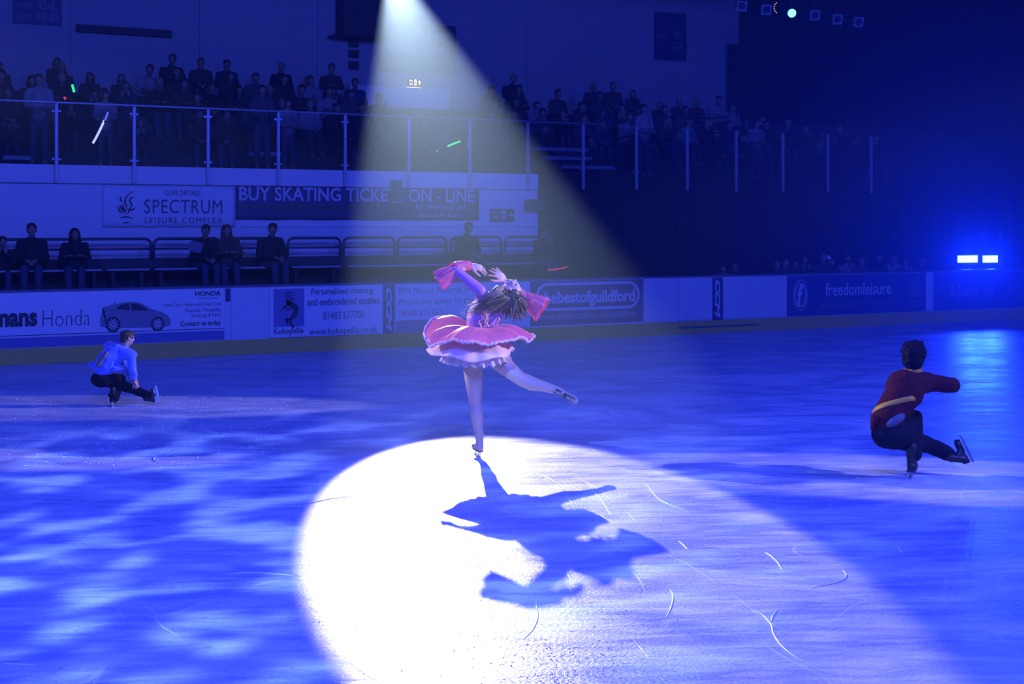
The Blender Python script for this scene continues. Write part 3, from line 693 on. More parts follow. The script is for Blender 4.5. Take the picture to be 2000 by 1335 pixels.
body = [('c', [(hipL, .085), ((hipL+kneeL)/2+Vector((.005, -.01, 0)), .072), (kneeL, .050), (kneeL+(ankL-kneeL)*.35+Vector((0, -.012, 0)), .054), (ankL, .036)]),
        ('c', [(hipR, .085), ((hipR+kneeR)/2, .072), (kneeR, .052), (kneeR+(ankR-kneeR)*.35+Vector((0, .0, -.008)), .052), (ankR, .036)]),
        ('e', pel, (.15, .115, .10)), ('c', [(pel, .115), (waist_, .100), (chest, .112), (neckb+Vector((-.04, 0, -.03)), .085)]),
        ('c', [(shL, .052), (chest+Vector((.02, .0, .06)), .085), (shR, .052)]),
        ('c', [(shL, .050), ((shL+elL)/2, .042), (elL, .036), ((elL+wrL)/2, .033), (wrL, .022)]), ('c', [(shR, .048), ((shR+elR)/2, .042), (elR, .036), ((elR+wrR)/2, .032), (wrR, .022)]),
        ('c', [(neckb, .050), (hc-hup.normalized()*.06-hfw.normalized()*.02, .046)])]
pH, RH = head(body, hc, hup, hfw, .98)
hand(body, wrL, w_(940, 523, .13)-wrL, (.1, -.75, .65), (0, -.4, -1), 1.1, curls=(.10, .22, .32, .40), spread=.5, thumb=.75)
hand(body, wrR, w_(962, 525, .16)-wrR, (.35, -.85, .35), (-.6, 0, -.8), 1.12, curls=(.10, .06, .22, .28), spread=.6, thumb=.8)
organic('body', body, .0055, SKIN, woman, 3)
face_parts(woman, pH, RH, .98)
TIGHT = mat('tan_tights', (.60, .42, .33), .38, var=.05, scale=30, spec=.5)
bp1, q1 = boot_prims(so, sf, su, 1.02); bp2, q2 = boot_prims(sole_c, ff, fu, 1.08, shR_)
organic('tights', [('c', [(hipL, .104), (hipL.lerp(kneeL, .5)+Vector((.003, -.01, 0)), .090), (kneeL, .063), (kneeL.lerp(ankL, .32)+Vector((.004, -.014, 0)), .066), (kneeL.lerp(ankL, .75), .046), (ankL, .042)]),
                   ('c', [(hipR, .104), (hipR.lerp(kneeR, .5), .090), (kneeR, .068), (kneeR.lerp(ankR, .32)+Vector((0, .0, -.012)), .070), (kneeR.lerp(ankR, .75), .048), (ankR, .042)]),
                   ('e', pel+Vector((0, 0, -.02)), (.165, .13, .10))] + bp1 + bp2, .007, TIGHT, woman, 4)['label'] = 'tan tights pulled over the skate boots'
sole(woman, so, sf, su, .86); sole(woman, sole_c, ff, fu, .82)
blade(woman, so, sf, su, .26, .060); blade(woman, sole_c, ff, fu, .27, .052)
VIO = mat('violet_velvet_bodice', (.42, .13, .40), .5, var=.18, scale=14, sheen=.6)
PINKS = mat('pink_satin', (.80, .17, .34), .40, spec=.35, var=.1, scale=6, sheen=.2, trans=.35)
PALEP = mat('pale_pink_satin', (.95, .72, .85), .45, spec=.3, var=.08, scale=9, trans=.4)
LACE = mat('pink_sequin_lace', (1.0, .34, .58), .55, scale=55, col2=(.60, .10, .26), bump=.8, trans=.5)
FUR = mat('pale_fur_trim', (1.0, .60, .76), .9, var=.15, scale=60, bump=.8, trans=.3)
GOLD = mat('gold_braid', (.75, .52, .22), .35, metal=.6)
organic('bodice', [('c', [(pel+Vector((-.01, 0, .05)), .120), (waist_, .116), (w_(936, 620, .0), .128), (chest+Vector((-.01, 0, 0)), .128), (neckb+Vector((-.04, 0, -.04)), .090)]), ('c', [(w_(950, 640, .02), .10), (w_(966, 610, .05), .105)]), ('c', [(shL, .058), (chest+Vector((.02, 0, .06)), .092), (shR, .058)]),
                   ('c', [(shL, .060), ((shL+elL)/2, .052), (elL, .044)]), ('c', [(shR, .058), ((shR+elR)/2, .050), (elR, .044)])], .007, VIO, woman, 4)['label'] = 'violet velvet bodice with long tight sleeves'
for k, (pts) in enumerate(([(952, 634), (946, 628), (950, 616), (944, 610), (950, 602)], [(968, 634), (976, 626), (972, 618)], [(932, 653), (940, 640), (936, 628), (948, 618), (944, 606)], [(948, 655), (955, 640), (950, 628), (962, 620)], [(962, 650), (968, 640), (960, 630)])):
    P3 = [w_(x, y, -.132) for x, y in pts]
    obj('braid', TUBE(spline(P3, 5), .006, 6), GOLD, woman, True)
# sleeves: lace over the forearms opening into wide bells
def bell(path, radii, rip, m, nm='bell_sleeve', n=56, seed=0, flat=(1, 1), th=.004):
    P_ = [Vector(p) for p in path]; rings = []
    for i, p in enumerate(P_):
        d = (P_[min(i+1, len(P_)-1)]-P_[max(i-1, 0)]).normalized(); u = Vector((0, 1, 0)); u = (u-d*u.dot(d)).normalized(); v = d.cross(u); t = i/(len(P_)-1); ring = []
        for k in range(n):
            a = 2*PI*k/n; r = radii[i]*(1+rip*t*math.sin(6*a+seed)+.5*rip*t*math.sin(11*a+2*seed+t*3)); off = d*(rip*.5*radii[i]*t*math.sin(5*a+seed*2))
            ring.append(p+(u*math.cos(a)*flat[0]+v*math.sin(a)*flat[1])*r+off)
        rings.append(ring)
    return sheet(nm, rings, m, woman, th, noise_amp=.006, nscale=30)
bell(spline([w_(901, 526, .03), w_(889, 529, .0), w_(874, 538, -.02), w_(856, 549, -.02)], 5), [.048+.052*(i/15) for i in range(16)], .16, LACE, seed=1, flat=(.8, 1))
bell(spline([w_(886, 524, -.0), w_(900, 520, .06), wrL], 5), [.058, .058, .057, .056, .055, .054, .052, .050, .048, .046, .044], .05, LACE, 'lace_forearm', seed=2)
bell(spline([w_(1012, 578, .2), w_(1030, 586, .2), w_(1046, 596, .17), w_(1060, 605, .15)], 5), [.055+.058*min(1, (i/13)) for i in range(16)], .16, LACE, seed=3, flat=(.8, 1))
bell(spline([w_(1032, 588, .2), w_(1010, 567, .2), w_(994, 553, .2)], 5), [.052, .051, .050, .049, .048, .046, .044, .042, .040, .038, .036], .05, LACE, 'lace_forearm', seed=4)
# overskirt, fur trim, petticoats
ctr = w_(935, 645)
def zb(a):                                          # hem height round the skirt, radians; 0 right, pi/2 away, pi left
    d = math.degrees(a) % 360
    lift = .20*math.exp(-((d-138)/38)**2)
    drop = .035*math.exp(-((d-195)/22)**2)
    return -.085+lift-drop-.015*math.sin(math.radians(d-60))
def rb_(a):
    d = math.degrees(a) % 360
    return .47+.07*math.cos(a)**2+.02*math.sin(3*a)
N = 240; rings = []
for i in range(15):
    t = i/14; ring = []
    for k in range(N):
        a = 2*PI*k/N; r = .105+(rb_(a)-.105)*t*(1+.02*t*math.sin(7*a+1+.8*math.sin(2*a))); z = .035*(1-t)**2+zb(a)*(t**1.25)+.026*math.sin(PI*t*.7)*math.sin(6*a+.5+1.1*math.sin(2*a))+.008*t*math.sin(13*a+3*t+math.sin(3*a))+.05*math.sin(PI*t)
        ring.append(ctr+Vector((r*math.cos(a), r*math.sin(a)*.95, z)))
    rings.append(ring)
sheet('overskirt', rings, PINKS, woman, .004)['label'] = 'shiny pink satin overskirt flaring out'
bm = bmesh.new(); hem = rings[-1]; ps = []
for k in range(0, N*4+1):
    p = hem[(k//4) % N].lerp(hem[(k//4+1) % N], (k % 4)/4); ps.append(p+noise.noise_vector(p*70)*.012)
tube(bm, ps, [.012+.007*noise.noise(p*90) for p in ps], 7, cap=False)
rf = random.Random(8)
for k in range(0, len(ps)-1, 1):
    d_ = Vector((rf.gauss(0, 1), rf.gauss(0, 1), rf.gauss(0, 1))).normalized(); tube(bm, [ps[k], ps[k]+d_*.022], [.005, .001], 4, cap=False)
obj('fur_trim', bm, FUR, woman, True)['label'] = 'pale fluffy trim round the skirt hem'
def layer(name, rl, rr, rf, zl, zf, zr, m, k1, amp, z0=.0, r0=.11, seed=0, th=.004, zc=0):
    rings = []
    for i in range(13):
        t = i/12; ring = []
        for k in range(N):
            a = 2*PI*k/N; c, s = math.cos(a), math.sin(a)
            R_ = (rl if c < 0 else rr)*c*c+rf*s*s; Z_ = (zl if c < 0 else zr)*c*c+zf*s*s
            r = r0+(R_-r0)*(t**.8)+amp*t*math.sin(k1*a+seed)+.5*amp*t*math.sin(2.3*k1*a+seed*3)
            z = z0+(Z_-z0)*t**1.3+amp*.8*t*math.sin(k1*a+seed+1.2)
            ring.append(ctr+Vector((r*c+zc, r*s, z)))
        rings.append(ring)
    return sheet(name, rings, m, woman, th)
layer('petticoat', .50, .34, .42, -.205, -.26, -.20, PALEP, 6, .018, -.01, .10, 1)['label'] = 'pale pink satin petticoat'
layer('petticoat', .37, .31, .33, -.30, -.33, -.29, mat('white_chiffon', (.85, .76, .88), .5, trans=.4), 22, .016, -.04, .10, 2)['label'] = 'short white pleated frill'
# hair: scalp cap plus tapered locks
HD = mat('brown_hair', (.075, .045, .035), .45, var=.5, scale=40); HB = mat('blonde_streaks', (.30, .22, .13), .4, var=.3, scale=40)
rH = hfw.normalized().cross(hup.normalized())
cap = [('e', pH(0, -.030, .045), (.083, .088, .078), RH), ('e', pH(0, -.055, -.010), (.074, .062, .070), RH)]
cap += [('c', [(pH(0, -.05, .03), .080), (w_(1004, 588, .0), .082), (w_(1001, 606, -.02), .060), (w_(1008, 618, -.02), .030)]), ('c', [(w_(996, 590, -.01), .065), (w_(974, 600, -.05), .040), (w_(955, 600, -.10), .018)])]
organic('hair', cap, .008, HD, woman, 2, lambda c, n: c+n*.006*noise.noise(c*45))
bm = bmesh.new(); bmB = bmesh.new(); rnd = random.Random(3)
for k in range(190):
    ang = rnd.uniform(-2.6, 2.6); st = pH(.075*math.sin(ang), -.05-.03*math.cos(ang), rnd.uniform(-.03, .10))
    t = rnd.random()
    if k < 105:                                      # the mass hanging below the head
        e_ = w_(rnd.uniform(968, 1030), rnd.uniform(596, 630)-(8 if rnd.random() < .3 else 0), rnd.uniform(-.12, .08))
        e_.z -= .0; mid = st.lerp(e_, .5)+Vector((rnd.uniform(.0, .04), rnd.uniform(-.06, .03), rnd.uniform(0, .05)))
    else:                                            # wisps flung to the left over the bodice
        e_ = w_(rnd.uniform(898, 960), rnd.uniform(588, 618), rnd.uniform(-.18, -.12))
        mid = st.lerp(e_, .5)+Vector((0, -.04, rnd.uniform(-.02, .03)))
    blond = (k >= 105 and rnd.random() < .3) or rnd.random() < .12
    pts = spline([st, st.lerp(mid, .5)+Vector((rnd.uniform(-.01, .01), -.02, .01)), mid, mid.lerp(e_, .6)+Vector((rnd.uniform(-.015, .015), 0, rnd.uniform(-.01, .01))), e_], 4)
    w0 = rnd.uniform(.008, .018) if k < 105 else rnd.uniform(.003, .006); n_ = len(pts)
    tube(bmB if blond else bm, pts, [max(.0012, w0*(1-.85*(i/(n_-1))**1.5)) for i in range(n_)], 6)
obj('hair_locks', bm, HD, woman, True); obj('hair_streaks', bmB, HB, woman, True)['label'] = 'blonde streaks in the brown hair'
bm = bmesh.new()
for k in range(14):
    e_ = w_(rnd.uniform(945, 965), rnd.uniform(574, 588), -.10); st = w_(rnd.uniform(972, 985), rnd.uniform(558, 572), -.05)
    tube(bm, spline([st, st.lerp(e_, .5)+Vector((0, -.02, .01)), e_], 4), [.010, .011, .011, .010, .008, .007, .005, .003, .0015], 6)
obj('hair_streaks', bm, HB, woman, True)['label'] = 'pale blonde locks at the temple'

# ---------------------------------------------------------------- right skater, sit spin, dark red jacket
D2 = F*H/(932-HOR)
def v_(px, py, y=0.0):
    D = D2+y; return Vector(((px-1783)/F*D2+ (px-1000)/F*y, y, H-(py-HOR)/F*D))
loc = ice(1783, 932)
man = thing('person', 'person crouching in a sit spin in dark red jacket with gold belt', 'person', loc, -ALPHA)
HAIRK = mat('black_hair', (.008, .007, .008), .85, spec=.15, var=.5, scale=30); REDV = mat('dark_red_velvet', (.060, .004, .008), .85, var=.25, scale=12, spec=.2)
TROU = mat('navy_trousers', (.006, .007, .018), .9, var=.2, spec=.2); BOOTB = mat('black_boot_leather', (.012, .012, .015), .5); GOLDB = mat('gold_belt_cloth', (.55, .30, .03), .5, var=.15)
pel = v_(1744, 842, -.08); wst = v_(1742, 800, -.06); chest = v_(1768, 762, .02); nb = v_(1783, 728, .05)
sL, sR = v_(1742, 748, -.02), v_(1812, 746, .08)
eR, wR = v_(1853, 752, .10), v_(1832, 748, .30)
eL, wL = v_(1748, 770, .26), v_(1800, 760, .40)
hL = v_(1728, 850, -.08); hR = v_(1760, 848, -.02); kn = v_(1787, 815, .30); an = v_(1783, 892, .02)
kf = v_(1812, 868, .22); af = v_(1858, 886, .16)
hc = v_(1784, 694, .06); hup = Vector((.0, .02, 1)); hfw = Vector((.35, .94, -.08))
body = [('c', [(hR, .10), ((hR+kn)/2, .085), (kn, .062), (kn+(an-kn)*.35+Vector((0, -.02, 0)), .06), (an, .04)]), ('c', [(hL, .10), (kf, .062), (kf.lerp(af, .4), .055), (af, .04)]),
        ('e', pel, (.14, .12, .10)), ('c', [(pel, .10), (wst, .10), (chest, .12), (nb, .06)]), ('c', [(sL+Vector((.07, .03, -.03)), .05), (chest+Vector((0, 0, .05)), .10), (sR, .06)]),
        ('c', [(sR, .052), (eR, .040), (wR, .027)]), ('c', [(sL+Vector((.07, .03, -.03)), .05), (eL, .040), (wL, .027)]), ('c', [(nb, .055), (hc-Vector((0, .02, .07)), .052)])]
pH, RH = head(body, hc, hup, hfw, 1.0)
hand(body, wR, (-.5, .8, .05), (0, 0, 1), (0, 0, 1), 1.0, .45); hand(body, wL, (.5, .8, .05), (0, 0, 1), (0, 0, 1), 1.0, .45)
organic('body', body, .007, SKIN, man, 4); face_parts(man, pH, RH, 1.0)
def lump(a, sc): return lambda c, n: c+n*a*noise.noise(c*sc)
hr = [('e', pH(0, -.022, .040), (.108, .118, .098), RH), ('e', pH(0, -.060, -.045), (.092, .062, .085), RH), ('e', pH(.03, .05, .085), (.06, .06, .04), RH), ('e', pH(.075, .0, -.005), (.035, .055, .055), RH), ('e', pH(-.075, .0, -.005), (.035, .055, .055), RH)]
organic('hair', hr, .009, HAIRK, man, 2, lump(.026, 30))
so = Vector((0, .02, .066)); sf = Vector((.36, 1, 0)); ff = Vector((-.36, .30, .88)); fu = Vector((-.90, -.05, -.36)); fo = v_(1883, 880, .13)
bp1, q1 = boot_prims(so, sf, (0, 0, 1), 1.14); bp2, q2 = boot_prims(fo, ff, fu, .92, (-.95, 0, .12))
organic('skate_boot', bp1, .007, BOOTB, man, 3); organic('skate_boot', bp2, .007, BOOTB, man, 3)
sole(man, so, sf, (0, 0, 1), 1.14); sole(man, fo, ff, fu, .92); blade(man, so, sf, (0, 0, 1), .28, .060); blade(man, fo, ff, fu, .27, .04)
obj('boot_glint', BX(-.058, -.046, -.075, -.05, .10, .17, bev=.005), mat('painted_boot_glint', (.3, .3, .2), .5), man)['label'] = 'pale painted glint on the standing boot'  # a glint of light on the boot, put in as a pale block
organic('trousers', [('c', [(hR, .115), ((hR+kn)/2, .098), (kn, .076), (kn+(an-kn)*.4+Vector((0, -.015, 0)), .073), (an+Vector((0, -.04, .03)), .072)]), ('c', [(hL, .118), ((hL+kf)/2, .10), (kf, .080), (kf.lerp(af, .5), .074), (af+Vector((-.03, 0, 0)), .070)]),
                     ('e', pel+Vector((.0, 0, -.02)), (.185, .165, .13)), ('e', v_(1727, 846, -.10), (.115, .12, .125))], .010, TROU, man, 4, lump(.008, 14))
jk = organic('jacket', [('c', [(v_(1734, 818, -.08), .150), (v_(1743, 796, -.06), .136), (v_(1771, 762, .02), .166), (nb+Vector((0, 0, -.02)), .088)]), ('c', [(sL+Vector((.06, 0, -.03)), .085), (chest+Vector((-.03, 0, .05)), .145), (sR, .092)]), ('e', v_(1724, 828, -.08), (.095, .13, .085)),
                   ('c', [(sR, .088), (eR.lerp(sR, .5), .074), (eR, .080), (v_(1862, 752, .12), .070), (wR, .060)]), ('c', [(sL+Vector((.05, 0, -.03)), .082), (eL, .070), (wL, .050)])], .010, REDV, man, 4, lump(.016, 9)); jk['label'] = 'dark red velvet jacket'
t1, t2 = v_(1703, 840, -.16), v_(1711, 812, -.14)
obj('jacket_tail', TUBE([t2, (t1+t2)/2, t1], [.05, .035, .012], 12), REDV, man, True)
from mathutils.bvhtree import BVHTree
def bvh(o): return BVHTree.FromPolygons([v.co.copy() for v in o.data.vertices], [tuple(p.vertices) for p in o.data.polygons])
def hug(tree, c, ax, zs, off, n=64, far=.6):        # a band lying on the cloth all round an axis
    ax = ax.normalized(); u = Vector((1, 0, 0)); u = (u-ax*u.dot(ax)).normalized(); v = ax.cross(u); rings = []
    for z in zs:
        ring = []
        for k in range(n):
            d = u*math.cos(2*PI*k/n)+v*math.sin(2*PI*k/n); o_ = c+ax*z; h = tree.ray_cast(o_+d*far, -d); ring.append((h[0] if h[0] else o_+d*.15)+d*off)
        rings.append(ring)
    return rings
bc = v_(1740, 792, -.07)
sheet('belt', hug(bvh(jk), bc, Vector((-.22, .38, .90)), (-.022, 0, .022), .004, far=.23), GOLDB, man, .006)['label'] = 'gold cloth belt'
organic('shirt_tail', [('e', v_(1747, 820, -.185), (.105, .06, .052), Euler((0, -.5, 0)).to_matrix())], .008, mat('pale_blue_shirt', (.09, .11, .17), .8), man, 2)['label'] = 'pale shirt tail showing under the jacket'
rings = [[nb+Vector((.078*math.cos(2*PI*k/32), .078*math.sin(2*PI*k/32), z+.022)) for k in range(32)] for z in (-.015, .0, .018)]
sheet('collar', rings, GOLDB, man, .006)['label'] = 'gold collar edge'
rings = [[wR.lerp(eR, f_)+Vector((.068*math.cos(2*PI*k/24)*.7, .01, .068*math.sin(2*PI*k/24))) for k in range(24)] for f_ in (.55, .4)]
sheet('cuff', rings, mat('orange_cuff_lining', (.6, .16, .04), .7), man, .005)

# ---------------------------------------------------------------- boy in blue velvet
D3 = F*H/(793-HOR)
def b_(px, py, y=0.0):
    D = D3+y; return Vector(((px-221)/F*D3+(px-1000)/F*y, y, H-(py-HOR)/F*D))
boy = thing('person', 'boy in shiny blue velvet jacket holding a low sit spin near the boards', 'person', ice(221, 793), -ALPHA)
BLV = mat('blue_velvet', (.10, .20, .75), .42, var=.25, scale=16, sheen=.7); BHAIR = mat('short_brown_hair', (.07, .035, .022), .6, var=.4, scale=40)
pel = b_(200, 738, -.03); wst = b_(208, 716, -.02); chest = b_(228, 692, 0); nb = b_(243, 674, .03)
sL, sR = b_(214, 676, .10), b_(256, 692, -.04); eR, wR = b_(259, 722, -.05), b_(262, 742, .0); eL, wL = b_(248, 715, .18), b_(263, 745, .06)
hL = b_(195, 738, .06); hR = b_(205, 742, -.06); kn = b_(236, 740, .12); an = b_(222, 776, .02); kf = b_(255, 758, .12); af = b_(288, 771, .03)
hc = b_(249, 660, .03); hup = Vector((.15, .05, 1)); hfw = Vector((.75, .62, -.22))
body = [('c', [(hR, .08), ((hR+kn)/2, .07), (kn, .050), (kn+(an-kn)*.35, .05), (an, .034)]), ('c', [(hL, .08), (kf, .05), (kf.lerp(af, .4), .045), (af, .034)]),
        ('e', pel, (.11, .10, .08)), ('c', [(pel, .085), (wst, .08), (chest, .085), (nb, .05)]), ('c', [(sL, .048), (chest+Vector((0, 0, .04)), .09), (sR, .048)]),
        ('c', [(sR, .042), (eR, .034), (wR, .022)]), ('c', [(sL, .042), (eL, .034), (wL, .022)]), ('c', [(nb, .044), (hc-Vector((.01, .01, .05)), .042)])]
pH, RH = head(body, hc, hup, hfw, .86)
hand(body, wR, (.5, .25, -.8), (.8, -.2, .4), (0, .6, 0), .84, .45, thumb=.8); hand(body, wL, (.45, -.15, -.85), (.5, -.8, .4), (0, -.6, 0), .84, .5)
organic('body', body, .007, SKIN, boy, 4); face_parts(boy, pH, RH, .86)
hr = [('e', pH(0, -.018, .040), (.082, .100, .078), RH), ('e', pH(0, -.058, -.020), (.066, .045, .055), RH), ('e', pH(0, .055, .075), (.055, .04, .03), RH)]
organic('hair', [(k, c, tuple(x*.86 for x in r), R_) for k, c, r, R_ in hr], .008, BHAIR, boy, 2, lump(.014, 40))
so = Vector((0, .0, .062)); sf = Vector((-.22, 1, 0)); ff = Vector((-.22, .25, .92)); fu = Vector((-.92, -.1, -.30)); fo = b_(302, 771, .02)
bp1, q1 = boot_prims(so, sf, (0, 0, 1), .85); bp2, q2 = boot_prims(fo, ff, fu, .72, (-.97, 0, .1))
organic('skate_boot', bp1, .007, BOOTB, boy, 3); organic('skate_boot', bp2, .007, BOOTB, boy, 3)
WB = mat('bright_blade_steel', (.8, .82, .88), .25, metal=.5)
sole(boy, so, sf, (0, 0, 1), .85); sole(boy, fo, ff, fu, .72); blade(boy, so, sf, (0, 0, 1), .25, .056, WB); blade(boy, fo, ff, fu, .22, .045, WB)
obj('glint_strip', BX(-.030, -.018, -.128, -.112, .07, .13, bev=.003), WB, boy)  # bright strip in place of a white glint by the boot
organic('trousers', [('c', [(hR, .092), ((hR+kn)/2, .082), (kn, .064), (kn+(an-kn)*.4, .060), (an+Vector((.01, -.055, .0)), .072)]), ('c', [(hL, .092), ((hL+kf)/2, .08), (kf, .062), (kf.lerp(af, .5), .056), (af+Vector((.0, 0, 0)), .052)]),
                     ('e', pel+Vector((0, 0, -.01)), (.145, .13, .11))], .009, TROU, boy, 4, lump(.006, 16))
jk = organic('jacket', [('c', [(b_(204, 717, -.03), .135), (b_(212, 702, -.02), .140), (b_(227, 690, .0), .128), (nb+Vector((0, 0, -.015)), .062)]), ('c', [(sL, .075), (chest+Vector((0, 0, .03)), .108), (sR, .072)]), ('e', b_(187, 714, .02), (.10, .10, .045), Euler((0, .35, 0)).to_matrix()),
                   ('e', b_(228, 720, -.06), (.10, .08, .05)), ('c', [(sR, .064), (eR, .056), (b_(261, 737, -.02), .048)]), ('c', [(sL, .060), (eL, .050), (b_(258, 740, .09), .042)])], .008, BLV, boy, 3, lump(.016, 13)); jk['label'] = 'blue velvet jacket'
tree = bvh(jk); prev = None; bm = bmesh.new(); eye_ = Vector((( 1000-221)/F*D3, -D3, H))
def onto(px, py):
    p = b_(px, py, 0); d = (p-eye_).normalized(); h = tree.ray_cast(eye_, d); return (h[0] if h[0] else p)-d*.006
for i in range(13):
    f_ = i/12; a_, b2 = bm.verts.new(onto(206-19*f_, 687+25*f_)), bm.verts.new(onto(213-19*f_, 688+29*f_))
    if prev: bm.faces.new((prev[0], prev[1], b2, a_))
    prev = (a_, b2)
o = obj('sash', bm, mat('bronze_sash', (.42, .27, .16), .5), boy, True); md = o.modifiers.new('s', 'SOLIDIFY'); md.thickness = .008
rings = [[nb+Vector((.055*math.cos(2*PI*k/28), .055*math.sin(2*PI*k/28), z+.012+.02*math.cos(2*PI*k/28))) for k in range(28)] for z in (-.01, .006)]
sheet('collar', rings, GOLDB, boy, .005)['label'] = 'gold collar edge'
for ww in (wR, wL):
    rings = [[ww+Vector((.036*math.cos(2*PI*k/20), .036*math.sin(2*PI*k/20), z)) for k in range(20)] for z in (.0, .025)]
    sheet('cuff', rings, GOLDB, boy, .004)

# ---------------------------------------------------------------- spectators
COATS = [mat('coat_'+n, c, .85, var=.2) for n, c in (('black', (.01, .01, .012)), ('charcoal', (.025, .025, .03)), ('maroon', (.07, .02, .02)), ('grey', (.06, .06, .065)), ('brown', (.05, .035, .025)), ('pale', (.20, .20, .21)), ('blue', (.02, .03, .08)))]
CN = ['black', 'charcoal', 'maroon', 'grey', 'brown', 'pale', 'blue']
HAIRS = [HAIRK, BHAIR, mat('fair_hair', (.25, .18, .10), .6), mat('dark_brown_hair', (.04, .025, .02), .6)]
JEAN = mat('dark_jeans', (.04, .05, .09), .85)
def seated(name_kind, lean=0.0, scale=1.0, long_hair=False, arms='lap', vox=.02, turn=0.0, wide=1.0):
    """seated figure, origin on the floor under the hips, facing -y"""
    s = scale; z0 = .48*s
    pel = Vector((0, 0, z0)); ch = Vector((0, -.05-lean*.35, z0+.38*s)); nb = Vector((0, -.06-lean*.5, z0+.53*s)); hc = nb+Vector((0, -.03-lean*.2, .15*s)); fw = Vector((math.sin(turn), -math.cos(turn), -.1-lean*.6)); up = Vector((0, -lean*.5, 1))
    limbs = []; coat = [('c', [(pel+Vector((0, 0, .03)), .16*s*wide), (ch, .155*s*wide), (nb, .075*s)]), ('c', [(Vector((-.17*s*wide, ch.y, z0+.44*s)), .072*s), (Vector((0, ch.y, z0+.47*s)), .09*s), (Vector((.17*s*wide, ch.y, z0+.44*s)), .072*s)])]
    trou = [('e', pel, (.18*s, .14*s, .11*s))]
    for sx in (-1, 1):
        hp, kn, an = Vector((sx*.09*s, 0, z0)), Vector((sx*.12*s, -.42*s, z0+.02)), Vector((sx*.11*s, -.46*s, .09*s))
        limbs += [('c', [(hp, .08*s), (kn, .055*s), (an, .04*s)]), ('c', [(an, .045*s), (an+Vector((0, -.14*s, -.045*s)), .038*s)])]
        trou.append(('c', [(hp, .098*s), (kn, .072*s), (an+Vector((0, 0, .02)), .06*s)]))
        sh = Vector((sx*.18*s*wide, ch.y, z0+.46*s))
        if arms == 'lap': el, wr = Vector((sx*.24*s*wide, ch.y-.05, z0+.2*s)), Vector((sx*.07*s, ch.y-.28*s, z0+.16*s)); hd = Vector((-sx*.5, -.7, -.2))
        elif arms == 'cross': el, wr = Vector((sx*.24*s*wide, ch.y-.1, z0+.24*s)), Vector((-sx*.06*s, ch.y-.24*s, z0+.28*s)); hd = Vector((-sx, -.1, .1))
        else: el, wr = Vector((sx*.22*s, ch.y-.16, z0+.24*s)), Vector((sx*.07*s, ch.y-.26*s, z0+.46*s)); hd = Vector((-sx*.3, .0, 1))
        coat.append(('c', [(sh, .076*s), (el, .062*s), (wr.lerp(el, .12), .048*s)])); limbs.append(('c', [(sh, .05*s), (el, .04*s), (wr, .028*s)]))
        hand(limbs, wr, hd, (0, 0, 1) if abs(hd.z) < .7 else (0, 1, 0), (sx*.1, -.2, .3), 1.0*s, .5)
    body = limbs+[('c', [(pel, .13*s), (ch, .13*s), (nb, .055*s), (hc-Vector((0, 0, .06*s)), .05*s)])]
    p, R = head(body, hc, up, fw, 1.02*s)
    hair = [('e', p(0, -.022, .042), (.086*s, .100*s, .082*s), R), ('e', p(0, -.055, -.02), (.074*s, .055*s, .065*s), R)]
    if long_hair: hair += [('c', [(p(.07, -.03, .02), .032*s), (p(.085, -.02, -.10), .034*s), (p(.07, .0, -.20), .022*s)]), ('c', [(p(-.07, -.03, .02), .032*s), (p(-.085, -.02, -.10), .034*s), (p(-.07, .0, -.20), .022*s)]), ('e', p(0, -.075, -.08), (.085*s, .04*s, .12*s), R)]
    return body, coat, trou, hair, p, R
def standing(scale=1.0, vox=.02):
    s = scale; pel = Vector((0, 0, .92*s)); ch = Vector((0, 0, 1.28*s)); nb = Vector((0, 0, 1.45*s)); hc = nb+Vector((0, -.02, .15*s))
    coat = [('c', [(pel+Vector((0, 0, .02)), .15*s), (ch, .15*s), (nb, .07*s)]), ('c', [(Vector((-.16*s, 0, 1.38*s)), .075*s), (Vector((.16*s, 0, 1.38*s)), .075*s)])]; trou = [('e', pel, (.16*s, .12*s, .1*s))]; limbs = []
    for sx in (-1, 1):
        hp, kn, an = Vector((sx*.09*s, 0, .9*s)), Vector((sx*.10*s, -.02, .5*s)), Vector((sx*.11*s, 0, .09*s))
        limbs += [('c', [(hp, .08*s), (kn, .055*s), (an, .04*s)]), ('c', [(an, .045*s), (an+Vector((0, -.15*s, -.045*s)), .036*s)])]; trou.append(('c', [(hp, .095*s), (kn, .07*s), (an+Vector((0, 0, .03)), .058*s)]))
        sh, el, wr = Vector((sx*.18*s, 0, 1.38*s)), Vector((sx*.24*s, -.03, 1.12*s)), Vector((sx*.10*s, -.24*s, 1.05*s))
        coat.append(('c', [(sh, .074*s), (el, .06*s), (wr.lerp(el, .1), .046*s)])); limbs.append(('c', [(sh, .05*s), (el, .04*s), (wr, .028*s)])); hand(limbs, wr, (-sx*.5, -.8, 0), (0, 0, 1), (0, -.2, .4), s, .5)
    body = limbs+[('c', [(pel, .12*s), (ch, .125*s), (nb, .055*s), (hc-Vector((0, 0, .06*s)), .05*s)])]; p, R = head(body, hc, (0, 0, 1), (0, -1, -.1), s)
    return body, coat, trou, [('e', p(0, -.022, .042), (.086*s, .100*s, .082*s), R), ('e', p(0, -.055, -.03), (.076*s, .055*s, .09*s), R)], p, R
def build_person(spec, vox, coat_m, hair_m, label, loc, rz=0, group=None, eyes=False, cap=None):
    body, coat, trou, hair, p, R = spec
    t = thing('person', label, 'person', loc, rz, group)
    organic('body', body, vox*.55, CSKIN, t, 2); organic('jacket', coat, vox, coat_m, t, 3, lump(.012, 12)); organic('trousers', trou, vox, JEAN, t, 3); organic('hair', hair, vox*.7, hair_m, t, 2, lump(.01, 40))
    return t
protos = {}
